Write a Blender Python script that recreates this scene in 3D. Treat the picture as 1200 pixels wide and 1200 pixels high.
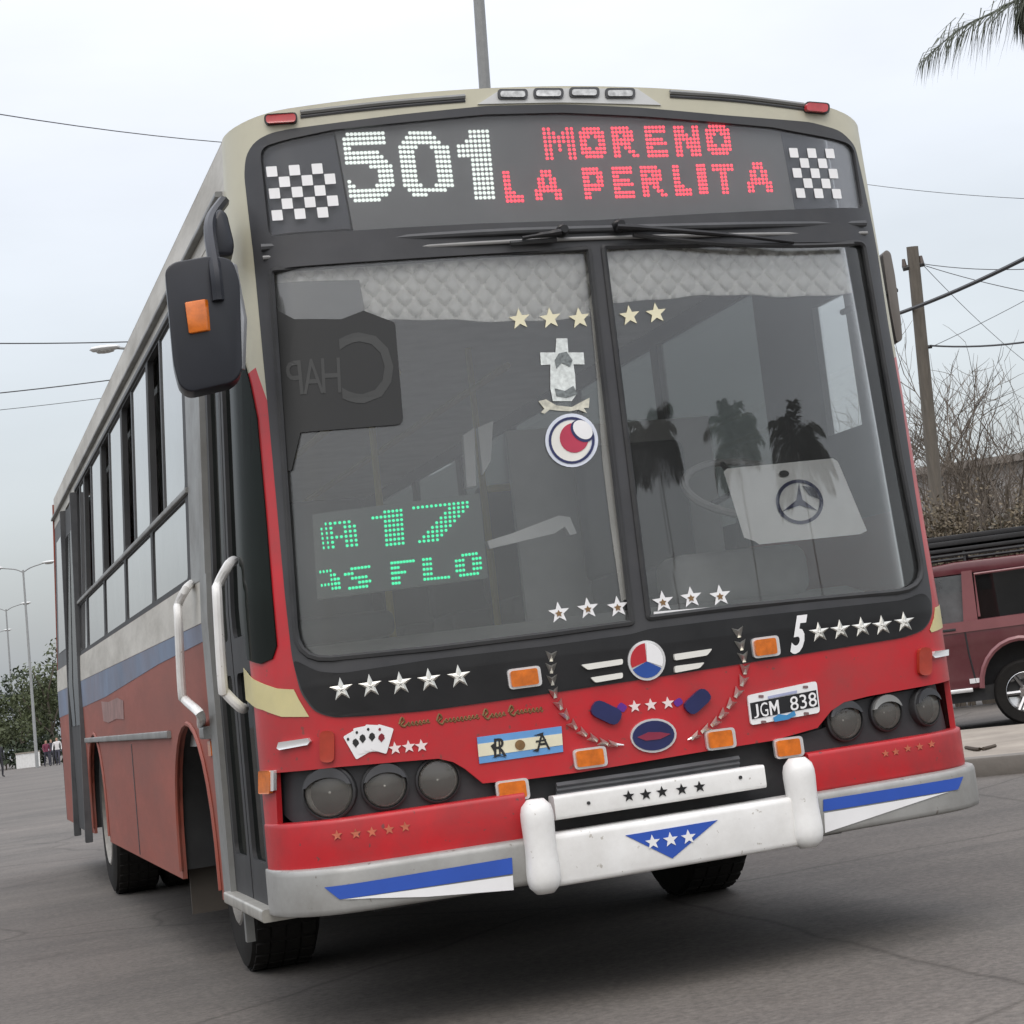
import math, random
import numpy as np
# ---------------------------------------------------------------- camera numbers (fitted to the bus: 2.5 m wide)
CAM = np.array([-2.2225, -5.9757, 1.0461])
YAW, PITCH, ROLL = math.radians(22.056), math.radians(8.6879), math.radians(-7.1617)
FOC, PPX, PPY = 2213.26, 781.19, 431.74          # in photograph pixels (1200 x 1200)
_f = np.array([math.sin(YAW)*math.cos(PITCH), math.cos(YAW)*math.cos(PITCH), math.sin(PITCH)])
_r0 = np.array([math.cos(YAW), -math.sin(YAW), 0.0]); _u0 = np.cross(_r0, _f)
_r = math.cos(ROLL)*_r0 + math.sin(ROLL)*_u0
_u = -math.sin(ROLL)*_r0 + math.cos(ROLL)*_u0
def ray(px, py): return _f + (px-PPX)/FOC*_r - (py-PPY)/FOC*_u
def proj(P):
    d = np.array(P)-CAM; z = d @ _f
    return (PPX+FOC*(d@_r)/z, PPY-FOC*(d@_u)/z)
def at_y(px, py, y):
    d = ray(px, py); return CAM + d*(y-CAM[1])/d[1]
def at_depth(px, py, t): return CAM + ray(px, py)*t
def at_z(px, py, z=0.0):
    d = ray(px, py); return CAM + d*(z-CAM[2])/d[2]
def at_x(px, py, x):
    d = ray(px, py); return CAM + d*(x-CAM[0])/d[0]
# ---------------------------------------------------------------- skin of the bus: plan curve (s) x height (z)
A0 = math.atan(.12); RC = .25/(1-math.sin(A0)); CX, CY = 1-RC*math.sin(A0), .06+RC*math.cos(A0)
S0 = 1+RC*(math.pi/2-A0); Y0 = CY
def plan(s):
    a = abs(s); g = 1 if s >= 0 else -1
    if a <= 1: x, y, nx, ny = a, .06*a*a, .12*a, -1.0
    elif a <= S0:
        t = A0+(a-1)/RC; x, y, nx, ny = CX+RC*math.sin(t), CY-RC*math.cos(t), math.sin(t), -math.cos(t)
    else: x, y, nx, ny = 1.25, Y0+a-S0, 1.0, 0.0
    if s > .9: t = min(1, (s-.9)/.35); x += .024*t*t*(3-2*t)
    n = math.hypot(nx, ny); return g*x, y, g*nx/n, ny/n
def lean(s, z):
    a = abs(s); w = 1 if a < S0 else max(0, 1-(a-S0)/.5)
    return w*.06*max(0, z-1.1)
def tk(s): return (.003-.009*min(1.0, s)) if s > -1 else .012+.028*min(1.0, (-s-1)/(S0-1))   # the walls lean in above the belt line
def tumble(z, s=-9.0): return 1-tk(s)*max(0.0, z-1.4)
def skin(s, z, off=0.0):
    x, y, nx, ny = plan(s); return ((x+nx*off)*tumble(z, s), y+ny*off+lean(s, z), z)
def ys(y): return -(S0+y-Y0)                      # s of a point on the kerb-side wall
_ss = np.concatenate([np.linspace(-12, -S0-.5, 60)[:-1], np.linspace(-S0-.5, 1.39, 500)])
_pl = np.array([plan(s) for s in _ss]); _w = np.array([lean(s, 2.1) for s in _ss]); _k = np.array([tk(s) for s in _ss])
def sz(px, py, off=0.0):
    d = ray(px, py); z = 1.5
    for _ in range(6):
        X = (_pl[:, 0]+_pl[:, 2]*off)*(1-_k*max(0, z-1.4))
        Y = _pl[:, 1]+_pl[:, 3]*off+_w*max(0, z-1.1)
        c = (X-CAM[0])*d[1]-(Y-CAM[1])*d[0]
        k = np.where(c[:-1]*c[1:] <= 0)[0]
        if len(k) == 0: k = np.array([len(_ss)-2])
        best = None
        for i in k:
            q = c[i]/(c[i]-c[i+1]) if c[i] != c[i+1] else 0
            x = X[i]+q*(X[i+1]-X[i]); y = Y[i]+q*(Y[i+1]-Y[i]); t = (y-CAM[1])/d[1]
            if best is None or t < best[0]: best = (t, _ss[i]+q*(_ss[i+1]-_ss[i]))
        z = CAM[2]+d[2]*best[0]
    return best[1], z
import bpy, bmesh
from mathutils import Vector, Matrix
from mathutils.geometry import tessellate_polygon
for o in list(bpy.data.objects): bpy.data.objects.remove(o)
SC = bpy.context.scene; COL = SC.collection
R = math.radians
rnd = random.Random(7)
# ================================================================= camera
cd = bpy.data.cameras.new('camera'); cam = bpy.data.objects.new('camera', cd); COL.objects.link(cam)
cd.sensor_fit = 'HORIZONTAL'; cd.sensor_width = 36; cd.lens = FOC/1200*36
cd.shift_x = -(PPX-600)/1200; cd.shift_y = (PPY-600)/1200
cd.clip_start = .05; cd.clip_end = 2000
m = Matrix.Identity(4)
for i in range(3): m[i][0] = _r[i]; m[i][1] = _u[i]; m[i][2] = -_f[i]; m[i][3] = CAM[i]
cam.matrix_world = m; SC.camera = cam
SC.render.resolution_x = SC.render.resolution_y = 1024
# ================================================================= sky: overcast (bright zenith, dimmer horizon) over a thin clear-sky share
SUN_EL, SUN_AZ = R(52), R(200)
W = bpy.data.worlds.new('World'); SC.world = W; W.use_nodes = True
nt = W.node_tree; nt.nodes.clear(); N = nt.nodes.new; L = nt.links.new
out = N('ShaderNodeOutputWorld'); add = N('ShaderNodeAddShader')
b1 = N('ShaderNodeBackground'); b1.inputs[1].default_value = .05
sky = N('ShaderNodeTexSky'); sky.sky_type = 'NISHITA'; sky.sun_disc = False; sky.sun_elevation = SUN_EL; sky.sun_rotation = SUN_AZ
sky.air_density = 1.5; sky.dust_density = 4
L(sky.outputs[0], b1.inputs[0])
b2 = N('ShaderNodeBackground')
tc = N('ShaderNodeTexCoord'); sp = N('ShaderNodeSeparateXYZ'); L(tc.outputs['Generated'], sp.inputs[0])
cl = N('ShaderNodeClamp'); L(sp.outputs['Z'], cl.inputs[0])
ma = N('ShaderNodeMath'); ma.operation = 'MULTIPLY_ADD'; L(cl.outputs[0], ma.inputs[0]); ma.inputs[1].default_value = 1.5; ma.inputs[2].default_value = .38
mp = N('ShaderNodeMapping'); mp.inputs['Scale'].default_value = (1.2, 1.2, 4); L(tc.outputs['Generated'], mp.inputs[0])
nz = N('ShaderNodeTexNoise'); nz.inputs['Scale'].default_value = 1.6; nz.inputs['Detail'].default_value = 6; nz.inputs['Roughness'].default_value = .5; L(mp.outputs[0], nz.inputs[0])
mr = N('ShaderNodeMapRange'); mr.inputs[1].default_value = .3; mr.inputs[2].default_value = .7; mr.inputs[3].default_value = .86; mr.inputs[4].default_value = 1.14; L(nz.outputs[0], mr.inputs[0])
mu = N('ShaderNodeMath'); mu.operation = 'MULTIPLY'; L(ma.outputs[0], mu.inputs[0]); L(mr.outputs[0], mu.inputs[1])
L(mu.outputs[0], b2.inputs[1])
cr = N('ShaderNodeValToRGB'); L(cl.outputs[0], cr.inputs[0])
cr.color_ramp.elements[0].color = (.87, .95, 1.05, 1); cr.color_ramp.elements[1].color = (.985, .985, 1.03, 1); cr.color_ramp.elements[1].position = .3
L(cr.outputs[0], b2.inputs[0])
L(b1.outputs[0], add.inputs[0]); L(b2.outputs[0], add.inputs[1]); L(add.outputs[0], out.inputs[0])
# ================================================================= sun, veiled by the cloud
sd = bpy.data.lights.new('sun', 'SUN'); sd.energy = .55; sd.angle = R(25); sd.color = (1, .97, .93)
so = bpy.data.objects.new('sun', sd); COL.objects.link(so)
sdir = Vector((math.sin(SUN_AZ)*math.cos(SUN_EL), math.cos(SUN_AZ)*math.cos(SUN_EL), math.sin(SUN_EL)))
so.rotation_euler = sdir.to_track_quat('Z', 'Y').to_euler(); so.location = (0, -20, 30)
SC.view_settings.view_transform = 'Standard'; SC.view_settings.look = 'None'; SC.view_settings.gamma = 1; SC.view_settings.use_curve_mapping = False
SC.view_settings.exposure = 0
# ================================================================= materials
MATS = {}
def mat(name, col, rough=.5, metal=0, var=.12, scale=6, bump=0, spec=.5, coat=0, dirt=None, dirt_amt=.5, stretch=(1, 1, 1), dscale=3, bscale=None, emit=None, es=1, chips=None):
    if name in MATS: return MATS[name]
    M = bpy.data.materials.new(name); M.use_nodes = True; MATS[name] = M
    t = M.node_tree; n = t.nodes; l = t.links.new; p = n['Principled BSDF']
    p.inputs['Roughness'].default_value = rough; p.inputs['Metallic'].default_value = metal
    p.inputs['Specular IOR Level'].default_value = spec; p.inputs['Coat Weight'].default_value = coat; p.inputs['Coat Roughness'].default_value = .07
    c = n.new('ShaderNodeTexCoord'); g = n.new('ShaderNodeMapping'); g.inputs['Scale'].default_value = stretch; l(c.outputs['Object'], g.inputs[0])
    z = n.new('ShaderNodeTexNoise'); z.inputs['Scale'].default_value = scale; z.inputs['Detail'].default_value = 6; z.inputs['Roughness'].default_value = .6; l(g.outputs[0], z.inputs[0])
    r = n.new('ShaderNodeValToRGB'); l(z.outputs[0], r.inputs[0])
    r.color_ramp.elements[0].position = .3; r.color_ramp.elements[1].position = .7
    r.color_ramp.elements[0].color = tuple(max(0, v*(1-var)) for v in col)+(1,)
    r.color_ramp.elements[1].color = tuple(min(1, v*(1+var)) for v in col)+(1,)
    src = r.outputs[0]
    if dirt:
        z2 = n.new('ShaderNodeTexNoise'); z2.inputs['Scale'].default_value = dscale; z2.inputs['Detail'].default_value = 8; z2.inputs['Roughness'].default_value = .7; l(g.outputs[0], z2.inputs[0])
        q = n.new('ShaderNodeMapRange'); q.inputs[1].default_value = .4; q.inputs[2].default_value = .75; q.inputs[3].default_value = 0; q.inputs[4].default_value = dirt_amt; l(z2.outputs[0], q.inputs[0])
        x = n.new('ShaderNodeMixRGB'); l(q.outputs[0], x.inputs[0]); l(src, x.inputs[1]); x.inputs[2].default_value = tuple(dirt)+(1,); src = x.outputs[0]
        y = n.new('ShaderNodeMapRange'); y.inputs[3].default_value = rough; y.inputs[4].default_value = min(1, rough+.35); l(q.outputs[0], y.inputs[0]); l(y.outputs[0], p.inputs['Roughness'])
    if chips:
        z4 = n.new('ShaderNodeTexNoise'); z4.inputs['Scale'].default_value = 38; z4.inputs['Detail'].default_value = 3; l(c.outputs['Object'], z4.inputs[0])
        q4 = n.new('ShaderNodeMapRange'); q4.inputs[1].default_value = .685; q4.inputs[2].default_value = .72; q4.inputs[4].default_value = .75; l(z4.outputs[0], q4.inputs[0])
        x4 = n.new('ShaderNodeMixRGB'); l(q4.outputs[0], x4.inputs[0]); l(src, x4.inputs[1]); x4.inputs[2].default_value = tuple(chips)+(1,); src = x4.outputs[0]
    l(src, p.inputs['Base Color'])
    if bump:
        b = n.new('ShaderNodeBump'); b.inputs['Strength'].default_value = bump; b.inputs['Distance'].default_value = .02
        z3 = n.new('ShaderNodeTexNoise'); z3.inputs['Scale'].default_value = bscale or scale*4; z3.inputs['Detail'].default_value = 6; l(c.outputs['Object'], z3.inputs[0])
        l(z3.outputs[0], b.inputs['Height']); l(b.outputs[0], p.inputs['Normal'])
    if emit:
        p.inputs['Emission Color'].default_value = tuple(emit)+(1,); p.inputs['Emission Strength'].default_value = es
    return M
def glass(name, tint=(.7, .75, .73), refl=1.0, dust=.1, dcol=(.35, .35, .34), ior=1.5, rough=.0):
    if name in MATS: return MATS[name]
    M = bpy.data.materials.new(name); M.use_nodes = True; MATS[name] = M
    t = M.node_tree; n = t.nodes; l = t.links.new; n.remove(n['Principled BSDF'])
    o = n['Material Output']; tr = n.new('ShaderNodeBsdfTransparent'); tr.inputs[0].default_value = tint+(1,)
    gl = n.new('ShaderNodeBsdfGlossy'); gl.inputs['Roughness'].default_value = rough
    f = n.new('ShaderNodeFresnel'); f.inputs[0].default_value = ior
    k = n.new('ShaderNodeMath'); k.operation = 'MULTIPLY'; k.use_clamp = True; l(f.outputs[0], k.inputs[0]); k.inputs[1].default_value = refl
    x = n.new('ShaderNodeMixShader'); l(k.outputs[0], x.inputs[0]); l(tr.outputs[0], x.inputs[1]); l(gl.outputs[0], x.inputs[2])
    df = n.new('ShaderNodeBsdfDiffuse'); df.inputs[0].default_value = dcol+(1,)
    c = n.new('ShaderNodeTexCoord'); z = n.new('ShaderNodeTexNoise'); z.inputs['Scale'].default_value = 2.5; z.inputs['Detail'].default_value = 7; z.inputs['Roughness'].default_value = .65; l(c.outputs['Object'], z.inputs[0])
    q = n.new('ShaderNodeMapRange'); q.inputs[1].default_value = .3; q.inputs[2].default_value = .75; q.inputs[3].default_value = dust*.6; q.inputs[4].default_value = dust*1.5; l(z.outputs[0], q.inputs[0])
    x2 = n.new('ShaderNodeMixShader'); l(q.outputs[0], x2.inputs[0]); l(x.outputs[0], x2.inputs[1]); l(df.outputs[0], x2.inputs[2])
    l(x2.outputs[0], o.inputs[0]); return M
def emis(name, col, st):
    return mat(name, tuple(v*.5 for v in col), .4, emit=col, es=st, var=.02)
red = mat('red_paint', (.50, .012, .02), .32, var=.10, scale=2.5, coat=.35, dirt=(.20, .05, .045), dirt_amt=.55, bump=.03, bscale=3, chips=(.16, .05, .04))
redbar = mat('red_bumper_paint', (.47, .012, .018), .38, var=.12, scale=4, coat=.2, dirt=(.16, .03, .03), dirt_amt=.7, bump=.06, bscale=6, chips=(.09, .05, .045))
cream = mat('cream_paint', (.52, .50, .38), .42, var=.1, scale=3, coat=.1, dirt=(.33, .32, .27), dirt_amt=.6)
yellowp = mat('yellow_cream_paint', (.62, .55, .27), .4, var=.08, scale=5, dirt=(.4, .38, .25), dirt_amt=.4)
sidecream = mat('weathered_side_cream', (.50, .48, .43), .5, var=.12, scale=4, dirt=(.26, .25, .22), dirt_amt=.75, stretch=(1, .25, 1), dscale=5)
sidered = mat('dusty_side_red', (.28, .066, .042), .5, var=.2, scale=2, coat=.0, spec=.3, dirt=(.20, .11, .095), dirt_amt=.75, stretch=(1, .22, 1), dscale=2.6, bump=.10, bscale=1.6)
sideblue = mat('faded_blue_band', (.14, .185, .27), .5, var=.2, scale=2, spec=.3, dirt=(.24, .18, .16), dirt_amt=.6, dscale=1.2)
black = mat('black_paint', (.009, .009, .010), .34, var=.3, scale=4, coat=.1, spec=.35, dirt=(.03, .03, .03), dirt_amt=.35)
rubber = mat('black_rubber', (.022, .023, .025), .6, var=.3, scale=9, dirt=(.07, .07, .065), dirt_amt=.4)
dkgrey = mat('dark_grey_plastic', (.06, .063, .068), .5, var=.2, scale=6, dirt=(.11, .11, .105), dirt_amt=.4)
grey = mat('grey_metal_frame', (.21, .215, .21), .45, var=.15, scale=5, dirt=(.12, .115, .1), dirt_amt=.6)
surroundm = mat('surround_black', (.036, .037, .041), .45, var=.2, scale=5, dirt=(.075, .075, .072), dirt_amt=.4)
midgrey = mat('grey_plastic', (.26, .26, .255), .5, var=.12, scale=5)
silver = mat('silver_bumper_paint', (.35, .35, .335), .42, metal=.25, var=.12, scale=5, dirt=(.2, .19, .17), dirt_amt=.7, bump=.05, chips=(.16, .14, .12))
white = mat('white_paint', (.80, .80, .78), .38, var=.05, scale=4, coat=.15, dirt=(.45, .43, .39), dirt_amt=.42, dscale=5, chips=(.38, .35, .3))
whiteplain = mat('white_vinyl', (.80, .80, .80), .45, var=.04, scale=9)
blue = mat('blue_vinyl', (.025, .085, .42), .38, var=.08, scale=6)
navy = mat('navy_vinyl', (.015, .02, .09), .35, var=.15, scale=8)
purple = mat('purple_vinyl', (.12, .02, .25), .4)
chrome = mat('chrome', (.82, .82, .82), .2, metal=.55, var=.05, coat=.4)
dullchrome = mat('dull_chrome', (.62, .61, .56), .32, metal=.9, var=.15, scale=30)
starbright = mat('star_bright', (.85, .84, .78), .3, metal=.3, var=.05)
gold = mat('dull_gold', (.22, .13, .055), .45, metal=.3, var=.25, scale=40)
goldstar = mat('pale_gold_vinyl', (.72, .68, .48), .4, var=.08)
pinkwhite = mat('pinkish_white_vinyl', (.80, .68, .66), .45, var=.05)
faintstar = mat('faded_orange_star', (.50, .13, .07), .5, var=.2, scale=30)
amber = mat('amber_lens', (.62, .15, .01), .2, var=.25, scale=30, coat=.5)
ghost = mat('painted_over_reflector', (.36, .035, .015), .35, var=.15, scale=20, coat=.3)
redlens = mat('red_lens', (.42, .03, .035), .2, var=.2, scale=20, coat=.5)
lensgrey = mat('headlight_glass', (.13, .12, .105), .18, metal=.5, var=.35, scale=22, coat=.6, bump=.06, bscale=30)
lampbowl = mat('lamp_reflector', (.80, .78, .72), .3, metal=.35, var=.35, scale=26, bump=.2, bscale=50)
lampglass = glass('lamp_glass', (.93, .92, .89), 1.4, .14, (.52, .49, .44))
clearlens = mat('clear_lens', (.5, .5, .48), .15, metal=.5, var=.5, scale=30, coat=.5)
tyre = mat('tyre_rubber', (.014, .0135, .013), .9, var=.3, scale=10, spec=.2, dirt=(.035, .032, .028), dirt_amt=.6)
carrim = mat('polished_rim', (.55, .55, .55), .25, metal=1, var=.1)
rimm = mat('dirty_wheel_rim', (.22, .21, .19), .5, metal=.4, var=.3, scale=9)
interior = mat('interior_grey', (.42, .425, .42), .6, var=.15, scale=3)
dash = mat('dashboard_grey', (.30, .305, .30), .6, var=.15, scale=5)
yellowrail = mat('yellow_handrail', (.35, .28, .06), .4)
ledboard = mat('led_board', (.20, .20, .195), .55, var=.08, scale=5)
ledboard2 = mat('led_sign_board', (.07, .085, .08), .5, var=.1, scale=5)
fabric = mat('quilted_satin', (.90, .89, .85), .5, var=.07, scale=8, dirt=(.74, .72, .66), dirt_amt=.4)
paper = mat('white_card', (.88, .88, .85), .6, var=.05, scale=4)
ledw = emis('white_led', (.9, .96, .9), .95)
ledr = emis('red_led', (1, .05, .08), 2.4)
ledr2 = emis('red_led_core', (1, .42, .45), 1.1)
ledg = emis('green_led', (.02, .80, .36), 1.35)
wsglass = glass('windscreen_glass', (.985, .99, .988), 1.65, .048, (.36, .37, .37), 1.5)
dispglass = glass('display_glass', (.96, .965, .97), .75, .02, (.3, .3, .3))
sideglass = glass('side_window_glass', (.80, .82, .82), 1.7, .10, (.34, .34, .33), 1.55, .03)
tintglass = glass('tinted_glass', (.42, .44, .43), .7, .03, (.2, .2, .19), 1.5, .03)
cabglass = glass('cab_window_glass', (.93, .94, .94), .5, .02, (.3, .3, .3))
doorglass = glass('door_glass', (.10, .14, .12), .45, .04, (.16, .19, .17), 1.45, .03)
# ================================================================= mesh helpers
ORG = {}
def mk(name, vf, material, parent=None, smooth=35, loc=None):
    V, F = vf
    org = ORG.get(parent.name, (0, 0, 0)) if parent else (loc or (0, 0, 0))
    me = bpy.data.meshes.new(name)
    me.from_pydata([(v[0]-org[0], v[1]-org[1], v[2]-org[2]) for v in V], [], F); me.update()
    bm = bmesh.new(); bm.from_mesh(me); bmesh.ops.recalc_face_normals(bm, faces=bm.faces); bm.to_mesh(me); bm.free()
    if smooth:
        me.polygons.foreach_set('use_smooth', [True]*len(me.polygons)); me.set_sharp_from_angle(angle=R(smooth))
    me.materials.append(material)
    o = bpy.data.objects.new(name, me); COL.objects.link(o)
    if parent: o.parent = parent
    else: o.location = org
    ORG[o.name] = org
    return o
def thing(name, label, cat, loc=(0, 0, 0), group=None):
    o = bpy.data.objects.new(name, None); COL.objects.link(o); o.location = loc; o.empty_display_size = .2
    o['label'] = label; o['category'] = cat
    if group: o['group'] = group
    ORG[o.name] = tuple(loc); return o
def tag(o, label, cat, group=None):
    o['label'] = label; o['category'] = cat
    if group: o['group'] = group
    return o
def dup(root, loc, label=None):
    r = root.copy(); COL.objects.link(r); r.location = loc
    if label: r['label'] = label
    for ch in list(root.children):
        c = ch.copy(); COL.objects.link(c); c.parent = r
        for g in list(ch.children):
            e = g.copy(); COL.objects.link(e); e.parent = c
    return r
def joinvf(*L):
    V, F = [], []
    for v, f in L:
        b = len(V); V += list(v); F += [tuple(i+b for i in q) for q in f]
    return V, F
def box(x0, x1, y0, y1, z0, z1, bev=0, seg=2):
    V = [(x, y, z) for x in (x0, x1) for y in (y0, y1) for z in (z0, z1)]
    F = [(0, 1, 3, 2), (4, 6, 7, 5), (0, 4, 5, 1), (2, 3, 7, 6), (0, 2, 6, 4), (1, 5, 7, 3)]
    return bevel((V, F), bev, seg) if bev else (V, F)
def bevel(vf, w, seg=2):
    bm = bmesh.new(); vs = [bm.verts.new(v) for v in vf[0]]
    for f in vf[1]: bm.faces.new([vs[i] for i in f])
    bmesh.ops.recalc_face_normals(bm, faces=bm.faces)
    es = [e for e in bm.edges if len(e.link_faces) == 2 and e.calc_face_angle(0) > .3]
    bmesh.ops.bevel(bm, geom=es, offset=w, segments=seg, profile=.5, affect='EDGES', clamp_overlap=True)
    bm.verts.ensure_lookup_table(); bm.verts.index_update()
    r = ([tuple(v.co) for v in bm.verts], [tuple(v.index for v in f.verts) for f in bm.faces]); bm.free(); return r
def xform(vf, o, ex, ey, ez):
    o, ex, ey, ez = map(np.array, (o, ex, ey, ez))
    return [tuple(o+v[0]*ex+v[1]*ey+v[2]*ez) for v in vf[0]], vf[1]
def tube(path, rad, n=8, cap=True):
    P = [np.array(p, float) for p in path]; V, F = [], []; k = len(P)
    rads = rad if hasattr(rad, '__len__') else [rad]*k
    prev = None
    for i in range(k):
        t = P[min(i+1, k-1)]-P[max(i-1, 0)]; t = t/(np.linalg.norm(t)+1e-9)
        if prev is None:
            a = np.array([0, 0, 1.]) if abs(t[2]) < .9 else np.array([1., 0, 0]); u = np.cross(t, a)
        else: u = prev-t*(prev@t)
        u = u/(np.linalg.norm(u)+1e-9); w = np.cross(t, u); prev = u
        for j in range(n):
            an = 2*math.pi*j/n; V.append(tuple(P[i]+rads[i]*(math.cos(an)*u+math.sin(an)*w)))
    for i in range(k-1):
        for j in range(n):
            a = i*n+j; b = i*n+(j+1) % n; F.append((a, b, b+n, a+n))
    if cap: F += [tuple(range(n))[::-1], tuple(range((k-1)*n, k*n))]
    return V, F
def lathe(prof, n=24, closed=False, cap=True):
    """profile of (radius, height) about local z"""
    V, F = [], []; k = len(prof)
    for r, h in prof:
        for j in range(n):
            a = 2*math.pi*j/n; V.append((r*math.cos(a), r*math.sin(a), h))
    for i in range(k-1 if not closed else k):
        for j in range(n):
            a = i*n+j; b = i*n+(j+1) % n; c = ((i+1) % k)*n
            F.append((a, b, c+(j+1) % n, c+j))
    if not closed and cap: F += [tuple(range(n)), tuple(range((k-1)*n, k*n))]
    return V, F
def smooth_path(P, k=6):
    P = [np.array(p, float) for p in P]; Q = [2*P[0]-P[1]]+P+[2*P[-1]-P[-2]]; o = []
    for i in range(1, len(Q)-2):
        for j in range(k):
            t = j/k; a, b, c, e = Q[i-1:i+3]
            o.append(.5*((2*b)+(-a+c)*t+(2*a-5*b+4*c-e)*t*t+(-a+3*b-3*c+e)*t**3))
    return o+[P[-1]]
def rounded(P, r, k=5):
    """round the corners of a closed polygon (2D); r one radius or one per corner"""
    n = len(P); o = []
    for i in range(n):
        a, b, c = (np.array(P[j % n], float) for j in (i-1, i, i+1)); rr = r[i] if hasattr(r, '__len__') else r
        if rr <= 0: o.append(tuple(b)); continue
        u = (a-b); v = (c-b); lu, lv = np.linalg.norm(u), np.linalg.norm(v); d = min(rr, lu*.49, lv*.49)
        p, q = b+u/lu*d, b+v/lv*d
        for j in range(k+1):
            t = j/k; o.append(tuple((1-t)**2*p+2*t*(1-t)*b+t*t*q))
    return o
# ---- sheets that follow the skin of the bus
def SZ(P, off=0): return [sz(x, y, off) for x, y in P]
CUTS = [x*.1 for x in range(-9, 10)]+[g*(1+(S0-1)*i/10) for g in (-1, 1) for i in range(11)]
def sheet(polys, off=0, th=.003, cut=True):
    """polys: [outer, hole, ...] in (s, z); returns a closed sheet between off and off-th"""
    flat = [p for q in polys for p in q]
    tris = tessellate_polygon([[Vector((a, b, 0)) for a, b in q] for q in polys])
    bm = bmesh.new(); vs = [bm.verts.new((a, 0, b)) for a, b in flat]
    for t in tris:
        try: bm.faces.new([vs[i] for i in t])
        except ValueError: pass
    ss = [p[0] for p in flat]; lo, hi = min(ss), max(ss); zs = [p[1] for p in flat]
    if cut:
        for c in CUTS:
            if lo+1e-4 < c < hi-1e-4:
                bmesh.ops.bisect_plane(bm, geom=bm.verts[:]+bm.edges[:]+bm.faces[:], dist=1e-5, plane_co=(c, 0, 0), plane_no=(1, 0, 0))
        for c in (1.1, 1.4, S0 and 2.2):
            if min(zs)+.01 < c < max(zs)-.01:
                bmesh.ops.bisect_plane(bm, geom=bm.verts[:]+bm.edges[:]+bm.faces[:], dist=1e-5, plane_co=(0, 0, c), plane_no=(0, 0, 1))
        for k in range(1, 8):
            c = S0+.5*k/7
            for g in (-1, 1):
                if lo < g*c < hi and max(zs) > 1.2: bmesh.ops.bisect_plane(bm, geom=bm.verts[:]+bm.edges[:]+bm.faces[:], dist=1e-5, plane_co=(g*c, 0, 0), plane_no=(1, 0, 0))
    bmesh.ops.remove_doubles(bm, verts=bm.verts, dist=1e-6)
    bm.verts.index_update(); bm.verts.ensure_lookup_table()
    base = [(v.co.x, v.co.z) for v in bm.verts]; n = len(base)
    F = [tuple(v.index for v in f.verts) for f in bm.faces]
    V = [skin(s, z, off) for s, z in base]
    if th:
        V += [skin(s, z, off-th) for s, z in base]
        F2 = [tuple(i+n for i in f[::-1]) for f in F]
        E = [tuple(v.index for v in e.verts) for e in bm.edges if len(e.link_faces) == 1]
        F = F+F2+[(a, b, b+n, a+n) for a, b in E]
    bm.free(); return V, F
def psheet(P, off=0, th=.003, cut=True, holes=()): return sheet([SZ(P, off)]+[SZ(h, off) for h in holes], off, th, cut)
def frame(px, py, off=0):
    s, z = sz(px, py, off); x, y, nx, ny = plan(s)
    return np.array(skin(s, z, off)), np.array([-ny, nx, 0]), np.array([nx, ny, 0]), np.array([0, 0, 1.])  # origin, along, outward, up
def star(cx, cy, r, inner=.4, rot=-.13, n=5):
    return [(cx+(r if i % 2 == 0 else r*inner)*math.sin(rot+math.pi*i/n), cy-(r if i % 2 == 0 else r*inner)*math.cos(rot+math.pi*i/n)) for i in range(2*n)]
def ell(cx, cy, rx, ry, rot=0, n=24, a0=0, a1=2*math.pi):
    o = []
    for i in range(n):
        a = a0+(a1-a0)*i/(n if a1-a0 > 6.2 else n-1); x, y = rx*math.cos(a), ry*math.sin(a); o.append((cx+x*math.cos(rot)-y*math.sin(rot), cy+x*math.sin(rot)+y*math.cos(rot)))
    return o
def star3d(px, py, r, off, h, rot=-.13):
    P = SZ(star(px, py, r, .40, rot), off); V = [skin(s, z, off) for s, z in P]; c = sz(px, py, off)
    V += [skin(c[0], c[1], off+h), skin(c[0], c[1], off)]; n = 10
    return V, [(i, (i+1) % n, n) for i in range(n)]+[((i+1) % n, i, n+1) for i in range(n)]
def taper(s):
    t_ = min(1, max(0, (abs(s)-1.02)/(S0-1.02))); return 1-.92*t_*t_*(3-2*t_)
def tsheet(P_, off, th):
    q = []
    for x, y in P_:
        o_ = off
        for _ in range(4): s, z = sz(x, y, o_); o_ = off*taper(s)
        q.append((s, z))
    V, F = sheet([q], 0, 0); base_ = []
    out_, inn = [], []
    bm_ = None
    Vs = [(sz_of(v)) for v in V]
    n_ = len(V)
    return [skin(s, z, off*taper(s)) for s, z in Vs]+[skin(s, z, off*taper(s)-th) for s, z in Vs], F+[tuple(i+n_ for i in f_[::-1]) for f_ in F]
def sz_of(v):
    lo_, hi_ = -S0-.3, S0+.3
    for _ in range(40):
        mid = (lo_+hi_)/2
        if skin(mid, v[2])[0] < v[0]: lo_ = mid
        else: hi_ = mid
    return mid, v[2]
def sweep(s0, s1, prof, closed=True, step=.04, tap=False):
    """profile of (off, z) carried along the plan curve from s0 to s1"""
    k = max(2, int(abs(s1-s0)/step)); V, F = [], []; n = len(prof)
    for i in range(k+1):
        s = s0+(s1-s0)*i/k
        V += [skin(s, z, o*(taper(s) if tap and o > 0 else 1)) for o, z in prof]
    for i in range(k):
        for j in range(n if closed else n-1):
            a = i*n+j; b = i*n+(j+1) % n; F.append((a, b, b+n, a+n))
    if closed: F += [tuple(range(n)), tuple(range(k*n, (k+1)*n))]
    return V, F
_tx = {}
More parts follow.
